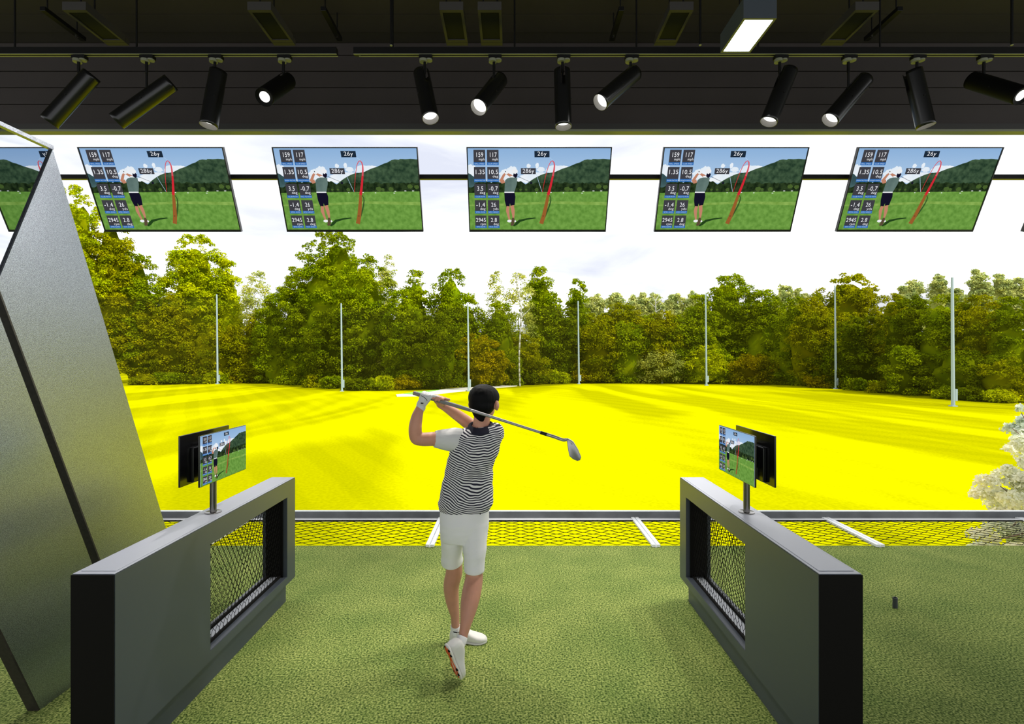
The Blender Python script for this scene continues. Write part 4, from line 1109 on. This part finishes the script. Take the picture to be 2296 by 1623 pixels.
# shoes
def shoe(heel, toe, upn, label, cleats):
    """heel, toe: on the sole line; upn: direction from sole to instep"""
    L = (toe-heel).length; ax = (toe-heel).normalized(); upn = (upn-ax*upn.dot(ax)).normalized(); sd = ax.cross(upn)
    pr = [ # t along, half width, height
        (.0,.022,.050),(.03,.032,.075),(.12,.038,.088),(.25,.038,.092),(.38,.036,.085),(.5,.038,.070),(.62,.045,.056),(.74,.049,.047),(.86,.044,.040),(.95,.031,.032),(1.0,.014,.020)]
    mb = MB(); rings = []
    for t, w_, h_ in pr:
        c = heel+ax*L*t; h0 = .008+.010*max(0, t-.8)*2
        rings.append(ringpts(c+upn*(h0+(h_-h0)/2), ax, sd, w_, (h_-h0)/2+.004, 24, 2.6))
    mb.loft(rings)
    sh = mb.build('shoe', M['leather'], G); bake(sh, .0045, 3)
    mb = MB(); rings = []
    for t, w_, h_ in pr:
        c = heel+ax*L*t; z0 = .0+.010*max(0, t-.8)*2
        rings.append(ringpts(c+upn*(z0+.005), ax, sd, w_*1.02, .0068, 24, 5))
    mb.loft(rings); mb.build('sole', M['leather'], sh, smooth=True)
    if cleats:
        for sgn in (-1, 1):
            mb = MB()
            pts = [heel+ax*L*t+sd*sgn*w_-upn*.003 for t, w_ in ((.05,.012),(.14,.020),(.24,.013),(.34,.009),(.45,.014),(.56,.027),(.66,.030),(.78,.024),(.9,.014))]
            limb(mb, pts, [(.005,.003),(.007,.003),(.006,.003),(.004,.003),(.004,.003),(.005,.003),(.007,.003),(.004,.003),(.004,.003)], n=10)
            o = mb.build('sole_stripe', M['orange'], sh, smooth=True); o['label'] = 'orange wavy line on the sole'
        for t, w_ in ((.08,.026),(.08,-.024),(.22,.028),(.22,-.026),(.60,.040),(.66,-.040),(.76,.036),(.82,-.030)):
            mb = MB(); c = heel+ax*L*t+sd*w_; mb.cyl(c, c-upn*.008, .0095, .006, n=12); mb.build('cleat', M['divider_dark'], sh, angle=.5)
    return sh, ax, upn, sd
h1 = at(1009,1437,3.478); h1.z = 0; t1 = at(1092,1440,3.455); t1.z = 0
s1, ax, up_, sd_ = shoe(h1, t1, Vector((0,0,1)), 'flat', False)
mb = MB(); c = h1+ax*.055+Vector((0,0,.088)); pts = [c+ax*.045*math.cos(a)+sd_*.042*math.sin(a)+Vector((0,0,-.012*abs(math.sin(a)))) for a in [2*PI*k/16 for k in range(17)]]
limb(mb, pts, [(.0035,.0035)]*17, sub=1, n=8); o = mb.build('shoe_opening_trim', M['hair'], s1, smooth=True)
tt = at(1030,1527,3.035); tt.z = .012; hh = at(1001,1448,2.985)
un = Vector((.80,.52,.30))
s2, ax2, up2, sd2 = shoe(hh, tt, un, 'tiptoe', True)
# ankle socks
mb = MB(); limb(mb, [at(1022,1420,3.475), at(1021,1409,3.474), at(1021,1402,3.472)], [(.036,.040),(.033,.038),(.0315,.0365)], ends=False); mb.build('sock', M['white_cloth'], G, smooth=True)
mb = MB(); limb(mb, [at(1026,1452,3.05), at(1033,1438,3.072), at(1037,1427,3.088)], [(.034,.042),(.034,.039),(.0325,.037)], ends=False); mb.build('sock', M['white_cloth'], G, smooth=True)
# glove over the left hand
mb = MB()
hand(mb, .035, .021, 1.25, wr_l, -1, .0225, .0092, .0145, (TL, [.013,.012,.011,.0098]))
limb(mb, [wr_l+Vector((-.001,0,-.012)), wr_l+Vector((.002,0,.012)), wr_l.lerp(gpnt(.06,1.25,.03),.5)], [(.030,.029),(.029,.028),(.026,.024)])
gl = mb.build('glove', M['glove'], G); bake(gl, .0036, 2)
gl['label'] = 'white golf glove on the left hand'
def surf(pxx, pyy, d0=3.1):
    """point on the glove seen at this spot, by ray casting"""
    o_ = Vector((0,0,H)); dr = (at(pxx, pyy, 3.0)-o_).normalized()
    hit, loc, nr, ix = gl.ray_cast(o_, dr)
    return (loc+nr*.0012) if hit else None
pl = [surf(*p) for p in ((944,887),(949,889),(954,893),(958,898),(962,902))]
pl = [p for p in pl if p]
if len(pl) > 2:
    mb = MB(); limb(mb, pl, [.0016]*len(pl), n=6); mb.build('seam', M['black'], gl, smooth=True)
p0 = surf(946.5, 903.5)
if p0:
    mb = MB(); N = 20
    for rx_, ry_, dz in ((.0095,.0048,0),):
        a = [p0+Vector((rx_*math.cos(2*PI*k/N), -.0004, ry_*math.sin(2*PI*k/N))) for k in range(N)]
        mb.prism(a, (0,.0016,0))
    mb.build('emblem', M['black'], gl)
# club: grip, shaft, ferrule, iron head
club = empty('golf_club', tuple(grip0), 'steel golf iron held behind the golfer\'s neck, head hanging at the right', 'golf club')
sA = grip0+ga*.36; L1 = (at(1222,975,3.04)-grip0).length
s0 = grip0-ga*.03
tip = at(1258,984,3.012)
mb = MB(); mb.cyl(s0, grip0+ga*.02, .0135, .0135, n=20); mb.cyl(grip0+ga*.02, sA, .0140, .0112, n=20); mb.build('grip', M['grip_rubber'], club, angle=.6)
mb = MB(); mb.cyl(s0-ga*.003, s0-ga*.0001, .0135, n=20); o = mb.build('grip_end_cap', M['orange'], club)
d1 = (tip-grip0); f1 = grip0+d1*.90; f0 = grip0+d1*.865
mb = MB(); mb.cyl(sA, f0, .0095, .0078, n=18); mb.build('shaft', M['club_steel'], club, angle=.6)
mb = MB(); mb.cyl(f0, f1+(f1-f0)*.2, .0098, .0102, n=18); mb.build('ferrule', M['black'], club, angle=.6)
mb = MB(); limb(mb, [f1+(f1-f0)*.2, grip0+d1*.96, at(1262,986,3.01), at(1273,986,3.005), at(1282,994,3.0)], [.0102,.0100,.0095,.0095,.0085], n=16)
hd = [(1271,985),(1278,985),(1285,990),(1296,1008),(1303,1025),(1301,1031),(1295,1033),(1285,1029),(1277,1022),(1274,1008)]
poly = [at(a, b, 3.0+.0) for a, b in hd]
nrm = Vector((.25,1,.1)).normalized()
c0 = sum(poly, Vector())/len(poly)
mb.loft([[p+(p-c0)*-.10-nrm*.007 for p in poly], [p-nrm*.004 for p in poly], [p+nrm*.008 for p in poly], [p+(p-c0)*-.06+nrm*.010 for p in poly]])
mb.build('club_head', M['club_steel'], club, bevel=0, angle=.7)

# ------------------------------------------------------------------ light and sky
w = bpy.data.worlds.new('World'); scene.world = w; w.use_nodes = True; nt = w.node_tree; bg = nt.nodes['Background']
tc = nt.nodes.new('ShaderNodeTexCoord'); mp = nt.nodes.new('ShaderNodeMapping'); mp.inputs['Scale'].default_value = (1.6,1.6,7.0)
nt.links.new(tc.outputs['Generated'], mp.inputs[0])
n1 = nt.nodes.new('ShaderNodeTexNoise'); n1.inputs['Scale'].default_value = 1.9; n1.inputs['Detail'].default_value = 7; n1.inputs['Roughness'].default_value = .5; n1.inputs['Distortion'].default_value = .35
nt.links.new(mp.outputs[0], n1.inputs[0])
r = nt.nodes.new('ShaderNodeValToRGB'); cr = r.color_ramp
cr.elements[0].position = .30; cr.elements[0].color = (.42,.44,.51,1); cr.elements[1].position = .62; cr.elements[1].color = (1.15,1.15,1.16,1)
e = cr.elements.new(.46); e.color = (.56,.575,.60,1)
nt.links.new(n1.outputs['Fac'], r.inputs[0]); nt.links.new(r.outputs[0], bg.inputs[0]); bg.inputs[1].default_value = 1.05
sd = bpy.data.lights.new('sun', 'SUN'); sd.energy = 2.5; sd.angle = math.radians(.8); sd.color = (1,.97,.88)
so_ = bpy.data.objects.new('sun', sd); link(so_); so_.location = (20,-10,30)
az = math.radians(52); elv = math.radians(47)
dirv = Vector((-math.sin(az)*math.cos(elv), math.cos(az)*math.cos(elv), -math.sin(elv)))
so_.rotation_euler = dirv.to_track_quat('-Z', 'Y').to_euler()

cam = bpy.data.cameras.new('camera'); co = bpy.data.objects.new('camera', cam); link(co)
co.location = (0,0,H); co.rotation_euler = (PI/2,0,0); cam.sensor_width = 36; cam.lens = 36*F/2296
cam.shift_x = (1148-CX)/2296; cam.shift_y = (CY-811.5)/2296*-1*-1
cam.clip_start = .05; cam.clip_end = 2000
scene.camera = co
vs = scene.view_settings; vs.view_transform = 'Standard'; vs.look = 'None'; vs.exposure = .85; vs.gamma = 1; vs.use_curve_mapping = False
